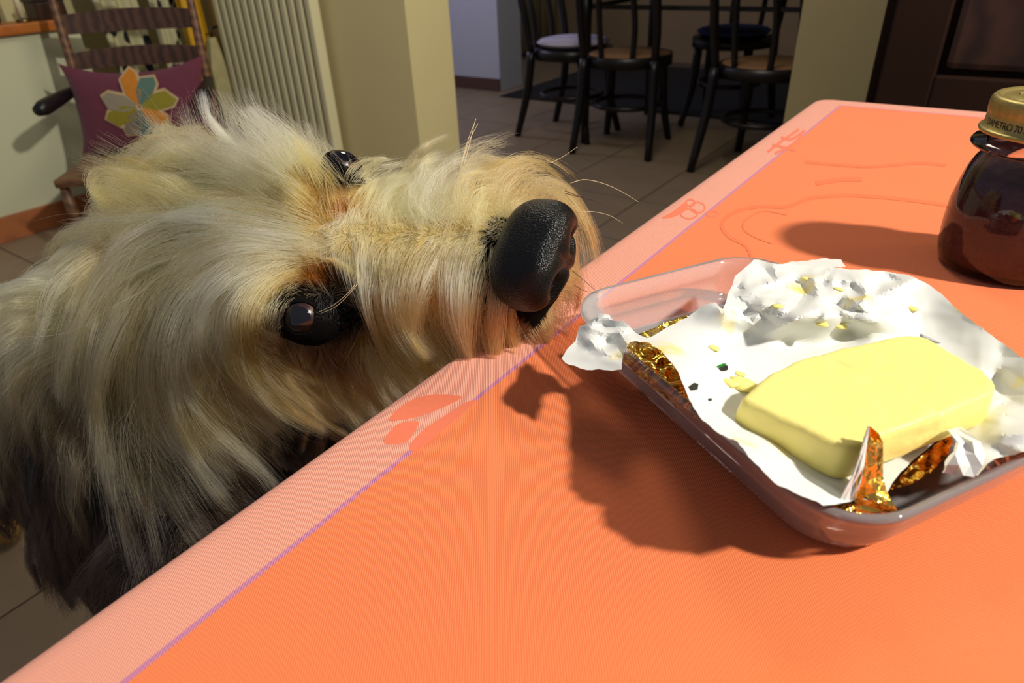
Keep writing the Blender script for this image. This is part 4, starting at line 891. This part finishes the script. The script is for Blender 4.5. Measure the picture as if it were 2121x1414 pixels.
def interp(Rr, Nn, n_near=5):
    n = len(Rr); idx = np.empty((n, n_near), int); dist = np.empty((n, n_near))
    for i in range(n):
        for j, (c_, k_, d_) in enumerate(kd.find_n(Rr[i], n_near)): idx[i, j] = k_; dist[i, j] = d_
    pen = .028*(1-np.einsum('ijk,ik->ij', G_n[idx], Nn)); w = 1/((dist**2+pen**2)+.0025**2)**1.7; w /= w.sum(1, keepdims=True)
    S = np.einsum('ij,ijkl->ikl', w, G_S[idx]); c0 = np.einsum('ij,ijk->ik', w, G_c0[idx]); c1 = np.einsum('ij,ijk->ik', w, G_c1[idx]); return S, c0, c1
NOSEC = hl(.128, -.014, 0)
vis = (np.einsum('ij,ij->i', TN, CAM-CEN) > -.02)
headw = (HLc[:, 0] > -.19) & (np.abs(HLc[:, 2]) < .13) & (HLc[:, 1] > -.17)
depth_ = (CEN-CAM)@FW
wgt = np.where(headw, 1., np.where(depth_ < .75, .55, .13)); wgt = np.where(CEN[:, 2] < .30, .12, wgt)
def keep(Rr):
    dR = np.linalg.norm(Rr-EYER, axis=1); dL = np.linalg.norm(Rr-EYEL, axis=1); q = to_hl(Rr)
    nose = (q[:, 0] > .112) & (q[:, 1] > -.040) & (np.abs(q[:, 2]) < .034)
    return (dR > ER*.98) & (dL > ER*.98) & ~nose
def fur(name, N, wg, per_clump, clump, rad, material, lenj=(.75, 1.12), frizz=.05, seed=0, puff=0., shade=(.58, 1.28)):
    global RNG
    RNG = np.random.default_rng(seed)
    Rr, Nn = sample(N, wg); k_ = keep(Rr); Rr, Nn = Rr[k_], Nn[k_]; n = len(Rr)
    S, c0, c1 = interp(Rr, Nn); L_ = np.linalg.norm(np.diff(S, axis=1), axis=2).sum(1)
    t = np.linspace(0, 1, K)
    nc = n//per_clump; ci = RNG.choice(n, nc, replace=False); kc = KDTree(nc)
    for i, k in enumerate(ci): kc.insert(Vector(Rr[k]), i)
    kc.balance(); own = np.array([kc.find(Vector(q))[1] for q in Rr])
    # each lock: own swing, length and shade
    cl_len = RNG.uniform(.72, 1.15, nc); cl_sw = RNG.normal(0, .06, (nc, 3)); cl_sh = RNG.uniform(*shade, nc); cl_hue = RNG.normal(0, .035, nc)
    pf = (RNG.uniform(0, 1, nc)*puff)[:, None, None]*np.sin(np.pi*.85*t)[None, :, None]*Nn[ci][:, None, :]
    Cs = S[ci]*cl_len[:, None, None]+pf+cl_sw[:, None, :]*(L_[ci]*1.0)[:, None, None]*(t**1.3)[None, :, None]
    ClP = Rr[ci][:, None, :]+Cs
    mine = Rr[:, None, :]+S*(cl_len[own]*RNG.uniform(*lenj, n))[:, None, None]+pf[own]+cl_sw[own][:, None, :]*L_[:, None, None]*(t**1.3)[None, :, None]
    a = (clump*RNG.uniform(.55, 1.1, n))[:, None, None]*(np.clip(t*1.25, 0, 1)**1.1)[None, :, None]
    tip = ClP[own]+RNG.normal(0, .0009, (n, 1, 3))*(.95-.6*t)[None, :, None]
    P = mine*(1-a)+tip*a
    fz = RNG.normal(0, 1, (n, 3)); fz2 = RNG.normal(0, 1, (n, 3)); ph = RNG.uniform(0, 6.28, n)
    stray = np.where(RNG.random(n) < .04, 3.5, 1.)*frizz
    P += fz[:, None, :]*(stray*L_)[:, None, None]*(t**1.5)[None, :, None]+fz2[:, None, :]*(.012*L_)[:, None, None]*np.sin(t[None, :]*9+ph[:, None])[:, :, None]*t[None, :, None]
    P[:, 0] = Rr-Nn*.0015
    sh = (cl_sh[own]*RNG.uniform(.85, 1.15, n))[:, None]; hue = cl_hue[own]+RNG.normal(0, .03, n)
    tint = np.stack([1+hue*.6, 1+0*hue, 1-hue*1.6], 1)
    cc = (c0[:, None, :]*(1-t)[None, :, None]+c1[:, None, :]*t[None, :, None])*(sh*tint)[:, None, :]
    cc = np.clip(cc, .003, .93)
    hc = bpy.data.hair_curves.new(name); hc.add_curves([K]*n)
    hc.attributes['position'].data.foreach_set('vector', (P-DOG0).astype(np.float32).ravel())
    ra = hc.attributes.get('radius') or hc.attributes.new('radius', 'FLOAT', 'POINT')
    ra.data.foreach_set('value', np.tile(rad*(1-.80*t**1.6), n).astype(np.float32))
    ca = hc.attributes.new('hair_color', 'FLOAT_COLOR', 'POINT'); ca.data.foreach_set('color', np.concatenate([cc, np.ones((n, K, 1))], 2).astype(np.float32).ravel())
    hc.materials.append(material); o = bpy.data.objects.new(name, hc); COL.objects.link(o); o.parent = dog; o['kind'] = 'stuff'; return o
def hair_material():
    m = bpy.data.materials.new('dog_hair'); m.use_nodes = True; nt = m.node_tree; nt.nodes.clear(); out = nt.nodes.new('ShaderNodeOutputMaterial')
    at = nt.nodes.new('ShaderNodeAttribute'); at.attribute_name = 'hair_color'
    h = nt.nodes.new('ShaderNodeBsdfHairPrincipled'); h.model = 'CHIANG'; h.parametrization = 'COLOR'; h.inputs['Roughness'].default_value = .38; h.inputs['Radial Roughness'].default_value = .45; h.inputs['Coat'].default_value = 0
    nt.links.new(at.outputs['Color'], h.inputs['Color']); nt.links.new(h.outputs[0], out.inputs[0]); return m
M_hair = hair_material()
fur('fur_coat', 100000, wgt, 50, .84, .000105, M_hair, frizz=.02, seed=3)
fur('guard_hair', 140000, wgt, 120, .95, .00011, M_hair, (.85, 1.1), .012, 21, puff=.004, shade=(.48, 1.38))
fur('undercoat', 45000, np.where(headw, 1., wgt*.8), 8, .2, .00014, M_hair, (.35, .7), .05, 8)

# skin shade under the coat, from the same pattern
SK, s0, s1 = interp(co[::1], NO) if nv < 250000 else (None, None, None); print('NV', nv)
if s0 is not None:
    sk = s0*.55
    dR = np.linalg.norm(co-EYER, axis=1); dL = np.linalg.norm(co-EYEL, axis=1); qn = to_hl(co)
    for d_ in (dR, dL): k = np.clip((.024-d_)/.006, 0, 1)[:, None]; sk = sk*(1-k)+bk*k
    k = np.clip((np.abs(qn[:, 0]-.12) < .03)*(np.abs(qn[:, 2]) < .03)*(np.abs(qn[:, 1]+.015) < .03)*1., 0, 1)[:, None]; sk = sk*(1-k)+bk*k
    at = me.attributes.new('skin', 'FLOAT_COLOR', 'POINT'); at.data.foreach_set('color', np.concatenate([sk, np.ones((nv, 1))], 1).astype(np.float32).ravel())

# ---- eyes
def frame_to(o, c, zdir, up):
    z = Vector(zdir).normalized(); x = Vector(up).cross(z).normalized(); y = z.cross(x)
    o.matrix_local = Matrix.Translation(Vector(c)-Vector(DOG0)) @ Matrix((x, y, z)).transposed().to_4x4()
def cap(r, a0, a1, n=28, m=10, rfun=None):
    V = []; F = []
    for i in range(m+1):
        a = a0+(a1-a0)*i/m; rr_ = rfun(a) if rfun else r
        for k in range(n): V.append((rr_*math.sin(a)*math.cos(2*math.pi*k/n), rr_*math.sin(a)*math.sin(2*math.pi*k/n), rr_*math.cos(a)))
    for i in range(m):
        for k in range(n): F.append((i*n+k, (i+1)*n+k, (i+1)*n+(k+1) % n, i*n+(k+1) % n))
    return V, F
M_scl = mat('eye_white', rgb(120, 84, 72), .2); M_iris = mat('brown_iris', rgb(52, 28, 18), .25, var=.4, vscale=900); M_pup = mat('pupil', rgb(4, 4, 10), .08); M_cor = clear_glass('cornea', (.97, .97, .97, 1), (.8, .8, .8, 1), rough=.01)
M_lid = mat('eyelid_skin', rgb(5, 4, 4), .8, spec=.1)
for ec, look in ((EYER, nrm(nrm(CAM-EYER)-XI*.22-YI*.12+HR*.15)), (EYEL, nrm(HF*.40+HU*.62-HR*.55))):
    V, F = cap(ER, .76, math.pi); ey = mesh_obj('eye', V, F, M_scl, dog, True); frame_to(ey, ec, look, HU)
    V, F = cap(ER, .56, .78); mesh_obj('iris', V, F, M_iris, ey, True)
    V, F = cap(ER*.99, .0001, .60); mesh_obj('pupil', V, F, M_pup, ey, True)
    V, F = cap(ER, .0001, .86, rfun=lambda a: ER*(1.012+.06*max(0, 1-(a/.82)**2))); mesh_obj('cornea', V, F, M_cor, ey, True)
    U3 = np.array(look); fwd = nrm(HF-U3*(HF@U3)); up3 = np.cross(fwd, U3); V = []; F = []; n, m = 40, 9
    for i in range(m+1):
        for k in range(n):
            ph = 2*math.pi*k/n; c_, s_ = math.cos(ph), math.sin(ph); ain = .98 if c_ > 0 else .84; bin_ = .78
            th0 = 1/math.sqrt((c_/ain)**2+(s_/bin_)**2); t = i/m; th = th0+(1.55-th0)*t
            rr_ = ER*(1.045+.05*math.sin(math.pi*min(1, t*1.3))-.05*t); V.append(ec+(U3*math.cos(th)+(fwd*c_+up3*s_)*math.sin(th))*rr_-DOG0)
    for i in range(m):
        for k in range(n): F.append((i*n+k, (i+1)*n+k, (i+1)*n+(k+1) % n, i*n+(k+1) % n))
    o = mesh_obj('eyelid', V, F, M_lid, dog, True); solid_mod(o, .0006)

# ---- nose
def nose_mat():
    m = mat('wet_nose', rgb(6, 8, 7), .34, spec=.3); nt = m.node_tree; b = nt.nodes['Principled BSDF']
    tc = nt.nodes.new('ShaderNodeTexCoord'); mp = nt.nodes.new('ShaderNodeMapping'); mp.inputs['Scale'].default_value = (800, 1300, 1300); vo = nt.nodes.new('ShaderNodeTexVoronoi'); vo.inputs['Scale'].default_value = 1
    nt.links.new(tc.outputs['Object'], mp.inputs[0]); nt.links.new(mp.outputs[0], vo.inputs['Vector'])
    bp = nt.nodes.new('ShaderNodeBump'); bp.inputs['Strength'].default_value = .55; bp.inputs['Distance'].default_value = .0006; nt.links.new(vo.outputs['Distance'], bp.inputs['Height']); nt.links.new(bp.outputs[0], b.inputs['Normal']); return m
bm = bmesh.new(); bmesh.ops.create_icosphere(bm, subdivisions=5, radius=1)
for v_ in bm.verts:
    q = v_.co.copy(); x, y, z = q        # x forward, y up, z right
    s_ = lambda a, p: math.copysign(abs(a)**p, a)
    X = .0208*s_(x, .75)+.004*y*(x > 0); Y = .0235*s_(y, .8); Z = .0312*s_(z, .78)
    Z *= 1-.22*max(0, -y)                                   # narrower towards the lip
    X -= .006*max(0, -y)**1.5                               # front slopes back under
    gro = math.exp(-(Z/.0022)**2)*max(0, x)*(1 if y < .5 else .4); X -= .0022*gro     # central groove
    for sg in (-1, 1):                                      # nostrils and their outer slits
        dy, dz = Y+.002, Z-sg*.0125; d2_ = (dy/.0062)**2+(dz/.0068)**2
        if x > -.15: X -= .011*math.exp(-d2_)*max(0, min(1, (x+.15)*3)); 
        dy, dz = Y+.0085-(.0), Z-sg*.0205; d2_ = (dy/.0030)**2+(dz/.0070)**2
        if x > -.5: Z -= sg*.004*math.exp(-d2_); X -= .004*math.exp(-d2_)
        Y += .0022*math.exp(-((Z-sg*.014)/.008)**2)*max(0, y)*max(0, x)
    v_.co = (X, Y, Z)
me_n = bpy.data.meshes.new('nose'); bm.to_mesh(me_n); bm.free(); me_n.polygons.foreach_set('use_smooth', [True]*len(me_n.polygons)); me_n.materials.append(nose_mat())
no_ = bpy.data.objects.new('nose', me_n); COL.objects.link(no_); no_.parent = dog
nf = nrm(HF*.88+HU*.30+HR*.22); nu = nrm(HU-nf*(HU@nf)); nr_ = np.cross(nf, nu)
no_.matrix_local = Matrix.Translation(Vector(hl(.122, -.008, .001)-DOG0)) @ Matrix((Vector(nf), Vector(nu), Vector(nr_))).transposed().to_4x4()

# ---- whiskers and stray hairs
M_wh = mat('whisker_hair', rgb(226, 206, 160), .4); M_whd = mat('dark_whisker_hair', rgb(70, 40, 26), .4)
for pts, dp, mt, r in (([(948, 372), (966, 300), (986, 246)], .372, M_wh, .0003), ([(952, 372), (972, 300), (984, 250)], .372, M_wh, .0003), ([(946, 370), (970, 296), (990, 256)], .372, M_wh, .0003), ([(1180, 380), (1210, 372), (1250, 380), (1290, 398), (1322, 418)], .345, M_wh, .00022), ([(1140, 338), (1165, 325), (1196, 304)], .36, M_wh, .0002), ([(1170, 395), (1215, 412), (1252, 424)], .345, M_whd, .00018), ([(1130, 330), (1160, 345), (1178, 360)], .36, M_wh, .00018),
                       ([(1195, 440), (1225, 438), (1262, 446), (1290, 462)], .345, M_wh, .00018), ([(1170, 400), (1200, 408), (1240, 418), (1262, 432)], .345, M_whd, .00018), ([(1185, 560), (1215, 585), (1232, 600), (1222, 585)], .335, M_whd, .00016), ([(1190, 590), (1210, 602), (1238, 606)], .335, M_whd, .00016), ([(735, 590), (715, 612), (690, 632), (655, 648)], .338, M_wh, .00014), ([(740, 588), (722, 610), (695, 635), (662, 650)], .338, M_wh, .00014)):
    P = [at_depth(u, v, dp)-DOG0 for u, v in pts]; P = smooth_path(P, 14); MB().tube(P, list(np.linspace(r, r*.35, 14)), 6).build('whisker', mt, dog, True)
